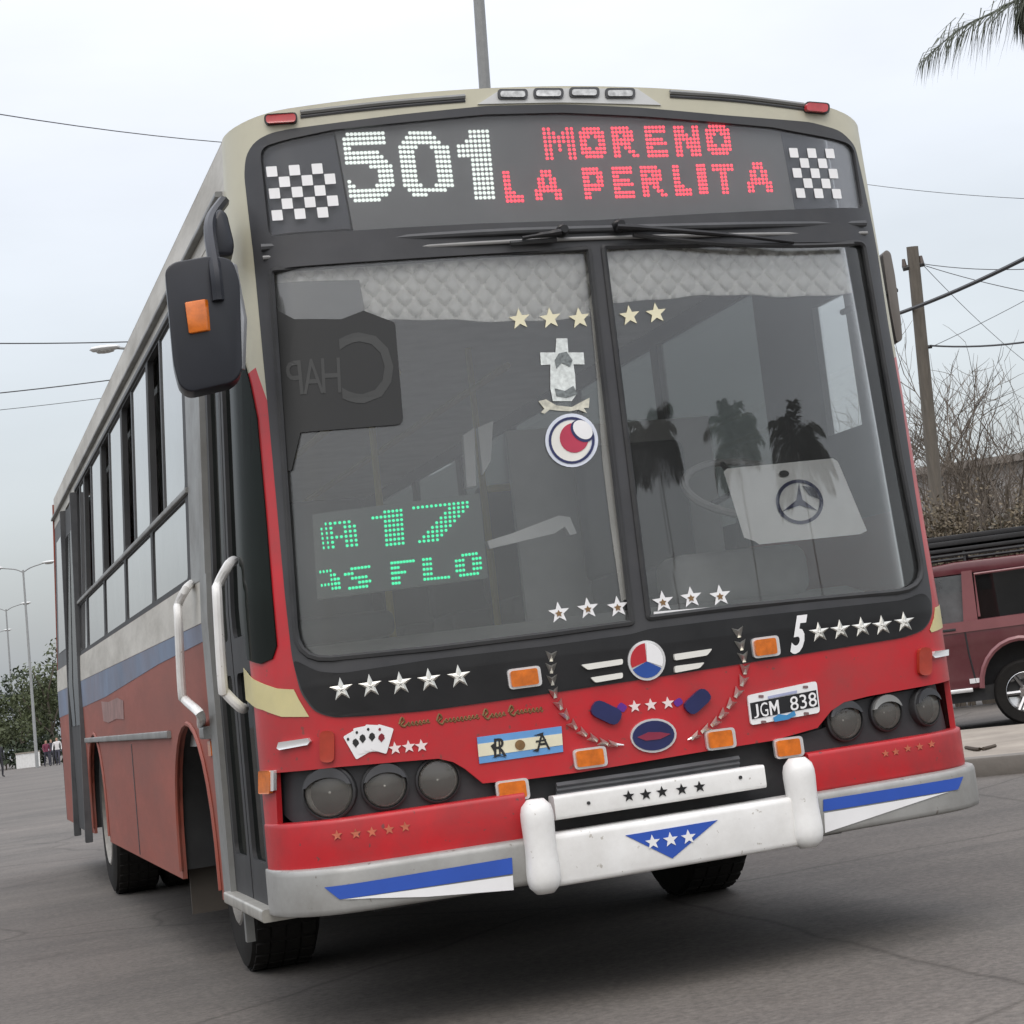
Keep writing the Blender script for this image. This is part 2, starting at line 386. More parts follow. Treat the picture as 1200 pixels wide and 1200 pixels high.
def text2d(t, shear=0, bold=0.0):
    """flat outline mesh of a word, scaled to a unit square"""
    c = bpy.data.curves.new('t', 'FONT'); c.body = t; c.resolution_u = 3; c.shear = shear; c.offset = bold
    o = bpy.data.objects.new('t', c); COL.objects.link(o); dg = bpy.context.evaluated_depsgraph_get()
    me = o.evaluated_get(dg).to_mesh(); V = np.array([v.co[:2] for v in me.vertices]); F = [tuple(p.vertices) for p in me.polygons]
    o.evaluated_get(dg).to_mesh_clear(); bpy.data.objects.remove(o); bpy.data.curves.remove(c)
    lo, hi = V.min(0), V.max(0); return (V-lo)/(hi-lo), F
def pxmap(TL, TR, BL):
    TL, TR, BL = (np.array(p, float) for p in (TL, TR, BL))
    return lambda u, v: tuple(TL+(TR-TL)*u+(BL-TL)*v)
def text_on(t, TL, TR, BL, off, shear=0, mirror=False, bold=0.0):
    V, F = text2d(t, shear, bold); f = pxmap(TL, TR, BL); W = []
    for u, v in V:
        p = f(1-u if mirror else u, 1-v); s, z = sz(p[0], p[1], off); W.append(skin(s, z, off))
    return W, F
def dots(bits, TL, TR, BL, off, rad, thk=.003, jit=0):
    f = pxmap(TL, TR, BL); V, F = [], []; h = len(bits); w = max(len(b) for b in bits)
    for j, row in enumerate(bits):
        for i, c in enumerate(row):
            if c not in 'Xx#': continue
            p = f((i+.5)/w, (j+.5)/h); s, z = sz(p[0], p[1], off); b = len(V)
            for k in range(6):
                a = 2*math.pi*k/6; V.append(skin(s+rad*math.cos(a), z+rad*math.sin(a), off))
            V.append(skin(s, z, off+thk)); F += [(b+k, b+(k+1) % 6, b+6) for k in range(6)]
    return V, F
# ================================================================= ground
def gz(x, y): return 0.0 if y < 14 else -(y-14)*.0072
road_m = bpy.data.materials.new('asphalt'); road_m.use_nodes = True
t = road_m.node_tree; n = t.nodes; l = t.links.new; p = n['Principled BSDF']; p.inputs['Roughness'].default_value = .8; p.inputs['Specular IOR Level'].default_value = .35
c = n.new('ShaderNodeTexCoord')
def noise(sc, det=6, ro=.6, stretch=None):
    z = n.new('ShaderNodeTexNoise'); z.inputs['Scale'].default_value = sc; z.inputs['Detail'].default_value = det; z.inputs['Roughness'].default_value = ro
    if stretch:
        g = n.new('ShaderNodeMapping'); g.inputs['Scale'].default_value = stretch; g.inputs['Rotation'].default_value = (0, 0, .3); l(c.outputs['Object'], g.inputs[0]); l(g.outputs[0], z.inputs[0])
    else: l(c.outputs['Object'], z.inputs[0])
    return z.outputs[0]
def ramp(src, a, b, ca, cb):
    r = n.new('ShaderNodeValToRGB'); l(src, r.inputs[0]); r.color_ramp.elements[0].position = a; r.color_ramp.elements[1].position = b
    r.color_ramp.elements[0].color = ca+(1,); r.color_ramp.elements[1].color = cb+(1,); return r.outputs[0]
def mix(f, a, b, mode='MIX'):
    x = n.new('ShaderNodeMixRGB'); x.blend_type = mode
    if isinstance(f, float): x.inputs[0].default_value = f
    else: l(f, x.inputs[0])
    l(a, x.inputs[1]); l(b, x.inputs[2]); return x.outputs[0]
base = ramp(noise(.35, 5), .35, .68, (.104, .096, .088), (.150, .136, .123))
worn = ramp(noise(1.0, 6, .6, (.25, 2.2, 1)), .3, .75, (.80, .80, .80), (1.13, 1.12, 1.10))
grit = mix(1.0, ramp(noise(34, 4, .75), .32, .68, (.68, .68, .68), (1.3, 1.29, 1.27)), ramp(noise(7, 4, .7), .3, .7, (.9, .9, .9), (1.1, 1.1, 1.1)), 'MULTIPLY')
oil = ramp(noise(.9, 7, .65), .60, .74, (1, 1, 1), (.62, .61, .60))
v = n.new('ShaderNodeTexVoronoi'); v.feature = 'DISTANCE_TO_EDGE'; v.inputs['Scale'].default_value = .33
wp = n.new('ShaderNodeMixRGB'); wp.inputs[0].default_value = .12; l(c.outputs['Object'], wp.inputs[1])
wn = n.new('ShaderNodeTexNoise'); wn.inputs['Scale'].default_value = 1.7; wn.inputs['Detail'].default_value = 5; l(c.outputs['Object'], wn.inputs[0]); l(wn.outputs[1], wp.inputs[2]); l(wp.outputs[0], v.inputs[0])
crack = ramp(v.outputs[0], .0, .006, (.62, .61, .60), (1, 1, 1))
cc = mix(1.0, mix(1.0, mix(1.0, mix(1.0, base, worn, 'MULTIPLY'), grit, 'MULTIPLY'), oil, 'MULTIPLY'), crack, 'MULTIPLY')
l(cc, p.inputs['Base Color'])
b = n.new('ShaderNodeBump'); b.inputs['Strength'].default_value = .25; b.inputs['Distance'].default_value = .01; l(noise(90, 4, .7), b.inputs['Height']); l(b.outputs[0], p.inputs['Normal'])
xs = [-900, -300, -60, -20, 0, 20, 60, 300, 900]; yl = [-900, -300, -60, -20, 0, 14, 30, 60, 150, 400, 900]
V = [(x, y, gz(x, y)) for y in yl for x in xs]; F = [(j*9+i, j*9+i+1, j*9+i+10, j*9+i+9) for j in range(len(yl)-1) for i in range(8)]
g = mk('road', (V, F), road_m, smooth=0); g['kind'] = 'structure'
# ================================================================= the bus
BUS = thing('bus', 'red and cream city bus with black windscreen surround, stars and lit 501 route display', 'bus')
def P(name, vf, m, parent=BUS, label=None, smooth=35):
    o = mk(name, vf, m, parent, smooth)
    if label: o['label'] = label
    return o
# ---- outlines traced on the photograph (pixels), then laid onto the skin
MASK = [(286, 205), (288, 182), (298, 166), (316, 156), (340, 151), (400, 143), (470, 134), (570, 124), (660, 122), (750, 126), (850, 135), (950, 143), (985, 153), (1002, 170),
        (1010, 205), (1022, 262), (1029, 300), (1041, 380), (1056, 465), (1070, 560), (1084, 650), (1092, 700), (1093, 722), (1084, 738), (1060, 747),
        (900, 773), (760, 795), (600, 819), (500, 833), (430, 839), (390, 841), (368, 834), (352, 812), (342, 770), (334, 700), (324, 590), (314, 480), (305, 385), (297, 300), (291, 250)]
PANE_L = rounded([(317, 316), (690, 291), (741, 730), (640, 744), (510, 760), (348, 776)], [6, 3, 3, 0, 0, 40])
PANE_R = rounded([(707, 289), (1012, 284), (1056, 537), (1086, 690), (865, 711), (760, 724)], [3, 8, 0, 34, 0, 3])
DISP = rounded([(304, 172), (390, 152), (570, 134), (660, 132), (750, 136), (905, 149), (1000, 168), (1012, 244), (700, 258), (560, 262), (315, 278)], [14, 0, 0, 0, 0, 0, 14, 6, 0, 0, 10])
mask = SZ(MASK, .004)
def zroof(x):
    a = abs(x); q = max(0, (a-1)/.25); return 3.09-.058*a*a-.016*q*q
def topz(s):
    z = 3.0
    for _ in range(8): z = zroof(skin(s, z)[0])
    return z
# front skin: cream cap above, red below, split where the paint changes
SE = S0
capL, capR = sz(300, 470)[1], 2.02
top = [(s, topz(s)) for s in [SE-2*SE*i/40 for i in range(41)]]          # right to left
cap = [(-SE, 2.10), (-1.22, 2.16), (-1.16, 1.98)]+[(s+.008 if s < 0 else s-.008, z-(.008 if z > 2.85 else 0)) for s, z in (mask[36:40]+mask[0:17])]+[(1.20, 2.05), (SE, 2.10)]+top
P('front_cap', sheet([cap], 0, .02), cream)
HL_L = [(317, 906), (395, 899), (465, 893), (514, 889), (531, 893), (545, 901), (566, 918), (620, 913), (615, 932), (580, 937), (507, 944), (430, 954), (346, 966), (332, 954), (321, 928)]
HL_R = [(1113, 797), (1072, 806), (1017, 816), (989, 823), (974, 833), (958, 853), (905, 868), (905, 884), (950, 883), (1032, 869), (1114, 856)]
hoodlow = [(620, 913), (680, 905), (829, 880), (905, 868)]
hl_l = SZ(HL_L[:8]); hl_r = SZ(HL_R[:7]); hl_r = [(1.22, hl_r[0][1])]+hl_r[1:]
# keep the polygon simple: drop repeats that run backwards
def clean(Q):
    o = []
    for q in Q:
        if not o or abs(q[0]-o[-1][0])+abs(q[1]-o[-1][1]) > 1e-4: o.append(q)
    return o
ring_l = [(-SE, 2.10), (-1.22, 2.16), (-1.16, 1.98)]
mleft = [mask[i] for i in (35, 34, 33, 32, 31, 30)]; mbot = [mask[i] for i in (29, 28, 27, 26, 25, 24)]; mright = [mask[i] for i in (23, 22, 21, 20, 19, 18)]
hood = clean(ring_l+[(s+.006, z) for s, z in mleft]+[(s, z+.006) for s, z in mbot]+[(s-.006, z) for s, z in mright]+[(1.20, 2.05), (SE, 2.10), (SE, hl_r[0][1]+.02)]+hl_r+SZ(hoodlow[::-1][1:-1])+hl_l[::-1]+[(-SE, hl_l[0][1]+.005)])
P('front_panel', sheet([hood], 0, .02), red)
# yellow flashes on both lower corners
P('paint_flash', psheet([(285, 783), (305, 800), (325, 807), (344, 808), (350, 820), (362, 840), (330, 840), (308, 832), (288, 820)], .003, .002), yellowp)
P('paint_flash', psheet([(1096, 712), (1106, 708), (1110, 733), (1092, 741), (1090, 738), (1095, 724)], .003, .002), yellowp)
# black surround of windscreen and display with openings
surround = P('windscreen_surround', sheet([SZ(rounded(MASK, 9, 3), .004), SZ(PANE_L, .004), SZ(PANE_R, .004), SZ(DISP, .004)], .004, .03), surroundm)
P('lower_black_band', psheet(rounded([(342, 772), (372, 787), (400, 789), (510, 772), (640, 757), (741, 743), (760, 737), (865, 724), (1060, 703), (1082, 694), (1091, 703), (1092, 722), (1083, 737), (1060, 746),
   (900, 772), (760, 794), (600, 818), (500, 832), (430, 838), (392, 840), (370, 833), (354, 811)], 9, 3), .007, .003), black)
for Q in (PANE_L, PANE_R):                                   # rubber seal round each pane
    q = SZ(Q, .006); q.append(q[0])
    path = [skin(s, z, .004) for s, z in q]; P('window_seal', tube(path, .011, 6, False), rubber, surround)
ws1 = P('windscreen', psheet(PANE_L, -.008, .006), wsglass)
ws2 = P('windscreen', psheet(PANE_R, -.008, .006), wsglass)
dg = P('display_glass', psheet(DISP, -.004, .004), dispglass)
# moulding between display and windscreen
ml = [(306, 290), (560, 273), (700, 268), (860, 264), (1014, 262)]
path = [skin(*sz(x, y, .012), .012) for x, y in ml]; P('moulding', tube(smooth_path(path, 4), .012, 8), dkgrey)
ml = [(308, 302), (560, 285), (700, 279), (860, 275), (1016, 273)]
path = [skin(*sz(x, y, .010), .010) for x, y in ml]; P('moulding', tube(smooth_path(path, 4), .007, 8), midgrey)
# ---- destination display
disp = P('led_board', psheet([(392, 150), (570, 133), (660, 131), (750, 134), (914, 148), (932, 249), (700, 259), (560, 263), (414, 270)], -.03, .02), ledboard)
P('display_backing', psheet([(296, 168), (400, 146), (570, 128), (750, 130), (1004, 164), (1018, 250), (700, 265), (306, 286)], -.055, .02), rubber)
P('display_side_panel', psheet([(306, 175), (391, 158), (411, 268), (318, 276)], -.028, .01), mat('blue_black_panel', (.045, .048, .06), .4), disp)
P('display_side_panel', psheet([(914, 150), (996, 168), (1008, 243), (932, 247)], -.028, .01), mat('blue_black_panel', (.045, .048, .06), .4), disp)
f = pxmap((311, 195), (391, 190), (319, 259))
for j in range(5):
    for i in range(6):
        if (i+j) % 2 == 0 and not (i == 6):
            q = [f((i+a)/6, (j+b_)/5) for a, b_ in ((.03, .03), (.97, .03), (.97, .97), (.03, .97))]
            P('checker_square', psheet(rounded(q, .8, 2), -.0033, .0006, False), whiteplain, dg)
f = pxmap((924, 173), (977, 174), (934, 232))
for j in range(5):
    for i in range(5):
        if (i+j) % 2 == 0:
            q = [f((i+a)/5, (j+b_)/5) for a, b_ in ((.03, .03), (.97, .03), (.97, .97), (.03, .97))]
            P('checker_square', psheet(rounded(q, .8, 2), -.0033, .0006, False), whiteplain, dg)
D5 = ['.XXXXXXXXXX.', 'XXXXXXXXXXX.', 'XXXXXXXXXXX.', 'XX..........', 'XXXXXXXXX...', 'XXXXXXXXXX..', 'XXXXXXXXXXX.', '......XXXXXX', '........XXXX', '........XXXX', 'X.......XXXX', 'XX.....XXXXX', 'XXXXXXXXXXX.', 'XXXXXXXXXX..', '.XXXXXXX....']
D0 = ['...XXXXXX....', '..XXXXXXXX...', '.XXXXXXXXXX..', 'XXXXX...XXXXX', 'XXXX.....XXXX', 'XXXX.....XXXX', 'XXXX.....XXXX', 'XXXX.....XXXX', 'XXXX.....XXXX', 'XXXX.....XXXX', 'XXXX.....XXXX', 'XXXXX...XXXXX', '.XXXXXXXXXX..', '..XXXX.......'][:13]+['..XXXX.......']
D1 = ['...XXXX', '...XXXX', '..XXXXX', 'XXXXXXX', 'XXXXXXX', 'XXXXXXX']+['...XXXX']*9
D1 = [r[:-1]+'XX' for r in D1]
for b_, q in ((D5, ((400, 155), (455, 153), (410, 238))), (D0, ((464, 153), (524, 153), (474, 231))), (D1, ((533, 152), (573, 151), (541, 235)))):
    P('led_digit', dots(b_, *q  , -.029, .0074), ledw, disp)
LET = {'M': ['XX...XX', 'XXX.XXX', 'XXXXXXX', 'XXXXXXX', 'XX.X.XX', 'XX.X.XX', 'XX...XX', 'XX...XX'], 'O': ['.XXXXX.', 'XXXXXXX', 'XXX.XXX', 'XX...XX', 'XX...XX', 'XXX.XXX', 'XXXXXXX', '.XXXXX.'],
       'R': ['XXXXX..', 'XXXXXX.', 'XX.XXX.', 'XXXXXX.', 'XXXXX..', 'XX.XX..', 'XX..XX.', 'XX...XX'], 'E': ['XXXXXX', 'XXXXXX', 'XX....', 'XXXXX.', 'XXXXXX', 'XX....', 'XXXXXX', 'XXXXXX'],
       'N': ['XXX..XX', 'XXX..XX', 'XXXX.XX', 'XXXXXXX', 'XX.XXXX', 'XX.XXXX', 'XX..XXX', 'XX..XXX'], 'L': ['XX...', 'XX...', 'XX...', 'XX...', 'XX...', 'XXX..', 'XXXXX', 'XXXXX'],
       'A': ['..XXX..', '..XXX..', '.XX.XX.', '.XX.XX.', '.XXXXX.', 'XXXXXXX', 'XX...XX', 'XX...XX'], 'P': ['XXXXX.', 'XXXXXX', 'XX..XX', 'XX..XX', 'XXXXXX', 'XXXXX.', 'XX....', 'XX....'],
       'I': ['XXX']*8, 'T': ['XXXXXX', 'XXXXXX', '..XX..', '..XX..', '..XX..', '..XX..', '..XX..', '..XX..']}
for ch, x, y, w, h in [('M', 634, 149, 38, 39), ('O', 677, 149, 30, 37), ('R', 715, 148, 30, 37), ('E', 754, 147, 25, 38), ('N', 788, 147, 30, 37), ('O', 825, 146, 29, 36),
                       ('L', 588, 200, 22, 38), ('A', 623, 199, 32, 36), ('P', 681, 196, 24, 38), ('E', 716, 195, 24, 38), ('R', 749, 194, 29, 37), ('L', 787, 193, 20, 37), ('I', 815, 192, 11, 36), ('T', 833, 192, 26, 36), ('A', 872, 190, 30, 36)]:
    P('led_letter', dots(LET[ch], (x, y), (x+w, y-.5), (x+h*.13, y+h), -.029, .0062), ledr, disp)
# ---- roof cap furniture
def panel(px, py, w, h, off, th, m, name, parent=BUS, rot=0, rr=3, slope=0):
    q = [(-w/2, -h/2), (w/2, -h/2), (w/2, h/2), (-w/2, h/2)]; c_, s_ = math.cos(rot), math.sin(rot)
    return P(name, psheet(rounded([(px+a*c_-b_*s_, py+a*s_+b_*c_) for a, b_ in q], rr, 3), off, th, False), m, parent)
P('roof_light_panel', psheet([(560, 122), (588, 104), (747, 104), (775, 123), (660, 120)], .006, .006), mat('pale_grey_paint', (.55, .56, .55), .4, var=.06))
for x, y in ((601, 110), (643, 109), (685, 108), (727, 109)):
    h_ = panel(x, y, 35, 12, .012, .012, dkgrey, 'roof_lamp', rr=4); panel(x, y, 29, 7, .018, .008, clearlens, 'lens', h_, rr=3)
for x, y, w, rt in ((329, 139, 39, -.06), (958, 126, 29, .08)):
    h_ = panel(x, y, w, 13, .012, .012, rubber, 'marker_lamp', rot=rt, rr=5); panel(x, y-.5, w-4, 9.5, .028, .018, redlens, 'lens', h_, rt, 4)
for q in ([(352, 137), (450, 126), (545, 118)], [(785, 113), (860, 118), (942, 128)]):
    P('roof_groove', tube(smooth_path([skin(*sz(x, y, .001), .001) for x, y in q], 5), .006, 6), dkgrey)
    P('roof_trim', tube(smooth_path([skin(*sz(x, y-5, .004), .004) for x, y in q], 5), .009, 6), grey)
# ---- wipers
for q, bl in (([(723, 266), (760, 268), (860, 276), (930, 284)], [(742, 275), (800, 282), (870, 287), (940, 288), (1000, 286)]), ([(657, 272), (645, 274), (630, 276), (612, 279)], [(652, 281), (625, 283), (598, 285)])):
    w = P('wiper', tube(smooth_path([skin(*sz(x, y, .05), .05) for x, y in q], 4), [.013]*4+[.010]*4+[.007]*(4*(len(q)-1)+1-8), 8), black)
    P('wiper_blade', tube(smooth_path([skin(*sz(x, y, .035), .035) for x, y in bl], 4), .009, 6), rubber, w)
    o, e, nn, zz = frame(*q[0], .01); P('pivot', xform(lathe([(.022, 0), (.022, .03), (.014, .05)], 12), o, e, zz, nn), black, w)
# ---- headlamp bays: a box sunk behind the hood edge, lamps inside
for Q in (HL_L, HL_R):
    q = SZ(Q, -.07)
    lo = [min(a for a, b_ in q)-.03, max(a for a, b_ in q)+.05]
    P('headlamp_bay', psheet([(x+(8 if x > 900 else -4 if x < 330 else 0), y) for x, y in Q], -.035, .02), mat('bay_black', (.03, .031, .034), .5, var=.3, scale=8))
P('bay_backing', sheet([[(-1.3, .56), (1.22, .56), (1.22, .93), (-1.3, .93)]], -.06, .01), rubber)
for x, y, r_ in ((386, 929, 25), (451, 921, 22), (513, 914, 21), (989, 844, 19.5), (1037, 835, 17.5), (1084, 828, 18.5)):
    o, e, nn, zz = frame(x, y, -.03); rm = r_*6.6/FOC*1.02
    if x > 900: rm *= 1.10
    hl = P('headlight', xform(lathe([(rm, .008), (rm*.85, -.012), (rm*.55, -.034), (rm*.25, -.046), (.001, -.05)], 24, False, False), o, e, zz, nn), lampbowl)
    P('bulb', xform(lathe([(.012, -.05), (.014, -.02), (.010, -.008), (.001, -.004)], 10), o, e, zz, nn), clearlens, hl)
    P('lens', xform(lathe([(rm, .008), (rm*.92, .016), (rm*.6, .022), (rm*.3, .025), (.001, .026)], 24, False, False), o, e, zz, nn), lampglass, hl)
    P('bezel', xform(lathe([(rm*1.14, -.05), (rm*1.14, .012), (rm*1.05, .016), (rm*1.0, .006), (rm*1.0, -.05)], 24, True), o, e, zz, nn), rubber, hl)
    if (x, y) not in ((513, 914),):
        V, F = [], []                                        # eyelid over the upper third of the lamp
        for i in range(13):
            a = math.pi*(.08+.84*i/12)
            V += [(rm*1.08*math.cos(a), rm*1.08*math.sin(a), .002), (rm*1.05*math.cos(a), rm*1.05*math.sin(a), .028), (rm*.97*math.cos(a), max(rm*.30, rm*.97*math.sin(a)*.66), .032)]
        for i in range(12):
            for j in range(2): F.append((i*3+j, i*3+j+1, i*3+j+4, i*3+j+3))
        P('lamp_eyelid', xform((V, F), o, e, zz, nn), grey if x == 1037 else mat('bay_black', (.03, .031, .034), .5), hl)
# dark grille strip between hood and bumper bar
P('grille_backing', psheet([(620, 905), (830, 878), (910, 866), (960, 850), (960, 935), (930, 945), (650, 990), (610, 990)], -.05, .02), rubber)
for k in range(3):
    q = [(652, 921+k*5.5), (757, 906+k*5.5), (866, 889+k*5.5)]
    P('grille_slat', tube([skin(*sz(x, y, .0), .0) for x, y in q], .010, 4), dkgrey)
# ---- red lower bars left and right of the bumper guards
zt1 = sz(430, 955, .03)[1]; zb1 = sz(430, 1012, .03)[1]
zt2 = sz(1040, 868, .03)[1]; zb2 = sz(1040, 912, .03)[1]
sL, sR = sz(617, 950, .03)[0], sz(950, 905, .03)[0]
def prof(o0, o1, z0, z1, r=.015): return rounded([(o0, z0), (o1, z0), (o1, z1), (o0, z1)], r, 3)
P('lower_red_bar', sweep(-SE+.01, sL, prof(-.05, .03, zb1-.01, zt1), tap=True), redbar)
P('lower_red_bar', sweep(sR, 1.38, prof(-.05, .03, zb2-.01, zt2), tap=True), redbar)
P('front_corner', sheet([[(-SE, zt1-.01), (-1.30, zt1-.01), (-1.285, hl_l[0][1]+.01), (-SE, hl_l[0][1]+.004)]], -.002, .02), red)
P('front_corner', sheet([[(1.235, zt2-.01), (SE, zt2-.01), (SE, hl_r[0][1]+.03), (1.235, hl_r[0][1]+.03)]], -.002, .02), red)
# ---- bumper
zb, zt = sz(480, 1066, .09)[1], sz(480, 1006, .09)[1]
zbR, ztR = sz(1060, 958, .09)[1], sz(1060, 911, .09)[1]
zb, zt = (zb+zbR)/2, (zt+ztR)/2
g1, g2 = sz(640, 990, .10)[0], sz(940, 940, .10)[0]
bump = P('bumper', sweep(-SE-.02, g1, prof(-.03, .09, zb, zt, .02), tap=True), silver, label='silver left half of the bumper')
P('bumper', sweep(g2, 1.40, prof(-.03, .09, zb, zt, .02), tap=True), silver, label='silver right half of the bumper')
cz0, cz1 = sz(785, 1018, .12)[1], sz(785, 957, .12)[1]
P('bumper_centre', sweep(g1-.01, g2+.01, prof(-.02, .12, cz0, cz1, .018)), white)
uz0, uz1 = sz(772, 943, .07)[1], sz(772, 915, .07)[1]
P('upper_bumper_bar', sweep(sz(650, 945, .07)[0], sz(897, 908, .07)[0], prof(0, .07, uz0, uz1, .012)), white)
for x, y0, y1, w in ((631, 937, 1050, 37), (941, 888, 996, 37)):
    s_, z1 = sz(x, y0, .15); z0 = sz(x, y1, .15)[1]; ws = w*6.2/FOC/2
    Vv, Ff = [], []; K = 14; M_ = 16
    for i in range(K+1):
        tt = i/K; z = z0+(z1-z0)*tt
        rr = ws*(1.0+.06*math.cos(tt*math.pi*2)-.05*(tt-.5))
        e_ = 1-abs(2*tt-1)**6; rr *= max(.12, e_)**.33
        for j in range(M_):
            a = 2*math.pi*j/M_; dx = rr*math.copysign(abs(math.cos(a))**.8, math.cos(a)); do = .105+rr*1.05*math.copysign(abs(math.sin(a))**.8, math.sin(a))
            Vv.append(skin(s_+dx, z, do))
    for i in range(K):
        for j in range(M_): a = i*M_+j; b_ = i*M_+(j+1) % M_; Ff.append((a, b_, b_+M_, a+M_))
    Ff += [tuple(range(M_)), tuple(range(K*M_, (K+1)*M_))]
    P('bumper_guard', (Vv, Ff), white, smooth=60)
for x, y in ((690, 941), (868, 911)): panel(x, y, 4, 4, .0735, .003, rubber, 'bolt', rr=2)
P('bumper_stripe', tsheet([(380, 1040), (600, 1005), (601, 1024), (398, 1054)], .0935, .002), blue)
P('bumper_stripe', tsheet([(402, 1054), (601, 1026), (602, 1043), (500, 1051)], .0935, .002), whiteplain)
P('bumper_stripe', tsheet([(965, 937), (1129, 910), (1123, 925), (965, 951)], .0935, .002), blue)
P('bumper_stripe', tsheet([(966, 953), (1112, 928), (1060, 945), (967, 976)], .0935, .002), whiteplain)
tri = P('blue_triangle', psheet([(733, 979), (841, 961), (788, 1006)], .1225, .002), blue)
for x, y in ((765, 987), (786, 984), (807, 981)): P('star', psheet(star(x, y, 9, .42), .1245, .002, False), whiteplain, tri)
for x, y in ((737, 933), (757, 931), (776, 928), (799, 925), (820, 922)): P('star', psheet(star(x, y, 7, .42), .0725, .002, False), black)
for x, y in ((395, 979), (417, 977), (436, 975), (456, 972), (475, 969)): P('star', psheet(star(x, y, 6.5, .42), .0325, .002, False), faintstar)
for x, y in ((1038, 883), (1050, 881), (1064, 877), (1078, 875), (1092, 872)): P('star', psheet(star(x, y, 4.5, .42), .0325, .002, False), faintstar)
# ---- stars, badges and marks on the black band
for q in ([(400, 808), (434, 804), (469, 801), (503, 797), (538, 793)], [(960, 741), (985, 738), (1010, 735), (1034, 733), (1060, 729)]):
    for x, y in q:
        r_ = 14.5 if x < 700 else 12.5
        st = P('star', star3d(x, y, r_, .0075, .008), dullchrome, smooth=0); P('star_centre', psheet(star(x, y+.5, r_*.55, .42), .013, .003, False), starbright, st)
for x, y, r_ in ((655, 718, 13), (689, 713, 13), (724, 711, 13)):
    st = P('star', psheet(star(x, y, r_, .42), -.005, .002, False), whiteplain, ws1); 
for x, y, r_ in ((777, 705, 13), (810, 700, 13), (844, 698, 13)): P('star', psheet(star(x, y, r_, .42), -.005, .002, False), whiteplain, ws2)
for x, y, r_ in ((655, 719, 4.5), (689, 714, 4.5), (724, 712, 4.5)): P('star_centre', psheet(star(x, y, r_, .5), -.003, .001, False), gold, ws1)
for x, y, r_ in ((777, 706, 4.5), (810, 701, 4.5), (844, 699, 4.5)): P('star_centre', psheet(star(x, y, r_, .5), -.003, .001, False), gold, ws2)
for x, y in ((609, 374), (645, 373), (679, 373)): P('star', psheet(star(x, y, 13, .42), -.005, .002, False), goldstar, ws1)
for x, y in ((738, 370), (769, 367)): P('star', psheet(star(x, y, 12.5, .42), -.005, .002, False), goldstar, ws2)
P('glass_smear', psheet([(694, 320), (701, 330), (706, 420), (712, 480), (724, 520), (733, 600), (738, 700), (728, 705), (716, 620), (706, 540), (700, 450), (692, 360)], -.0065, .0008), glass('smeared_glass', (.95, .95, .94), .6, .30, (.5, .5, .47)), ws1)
P('sticker_strip', psheet([(766, 717), (864, 709), (864, 712), (766, 721)], -.005, .002, False), whiteplain, ws2)
def arcs(cx, cy, rx, ry, a0, a1, n_=10): return [(cx+rx*math.sin(R(a0+(a1-a0)*i/n_)), cy-ry*math.cos(R(a0+(a1-a0)*i/n_))) for i in range(n_+1)]
em = P('round_badge', psheet(ell(758, 774, 22, 23.5, n=32), .014, .008, False), chrome)
for a0, a1, m_ in ((-118, -4, mat('badge_red', (.45, .02, .03), .3)), (-4, 112, whiteplain), (112, 242, mat('badge_blue', (.02, .07, .30), .3))):
    P('badge_field', psheet([(758, 775)]+arcs(758, 774, 19, 20.5, a0+3, a1-3), .0165, .0025, False), m_, em)
for q in ([(681, 779), (730, 772), (730, 778.5), (689, 785)], [(692, 794), (730, 788), (730, 794.5), (698, 800)], [(790, 766.5), (835, 760), (829, 768), (791, 774)], [(791, 780.5), (826, 776), (820, 783), (791, 788.5)]):
    P('chrome_bar', psheet(rounded(q, 2, 2), .018, .011, False), starbright)
P('fleet_number', text_on('5', (929, 722), (946, 720), (926, 767), .0095, .15, False, .035), whiteplain)
# indicators
def indic(x, y, w, h, off, rot=-.13, nm='indicator_lamp', m_=amber):
    h_ = panel(x, y, w, h, off+.010, .012, chrome, nm, rot=rot, rr=5); panel(x, y, w-7, h-5, off+.020, .012, m_, 'lens', h_, rot, 3)
for x, y, w, h in ((615, 794, 39, 24), (898, 758, 32, 24), (692, 888, 39, 24), (845, 866, 35, 24)): indic(x, y, w, h, .008 if y < 800 else .004)
for x, y, w, h in ((601, 926, 39, 25), (925, 876, 34, 24)): indic(x, y, w, h, .0)
panel(309, 917, 13, 27, .015, .015, amber, 'corner_lamp', rr=2); panel(318, 915, 5, 24, .012, .012, chrome, 'chrome_strip', rr=1)
for x, y, w, h in ((383, 875, 17, 37), (1085, 775, 15, 33)): panel(x, y, w, h, .014, .014, ghost, 'reflector', rr=7)
for q in ([(324, 877), (326, 870), (360, 865), (363, 869), (360, 873), (327, 879)], [(1093, 768), (1096, 763), (1112, 761), (1112, 768), (1096, 771)]): P('chrome_strip', psheet(q, .016, .016, False), chrome)
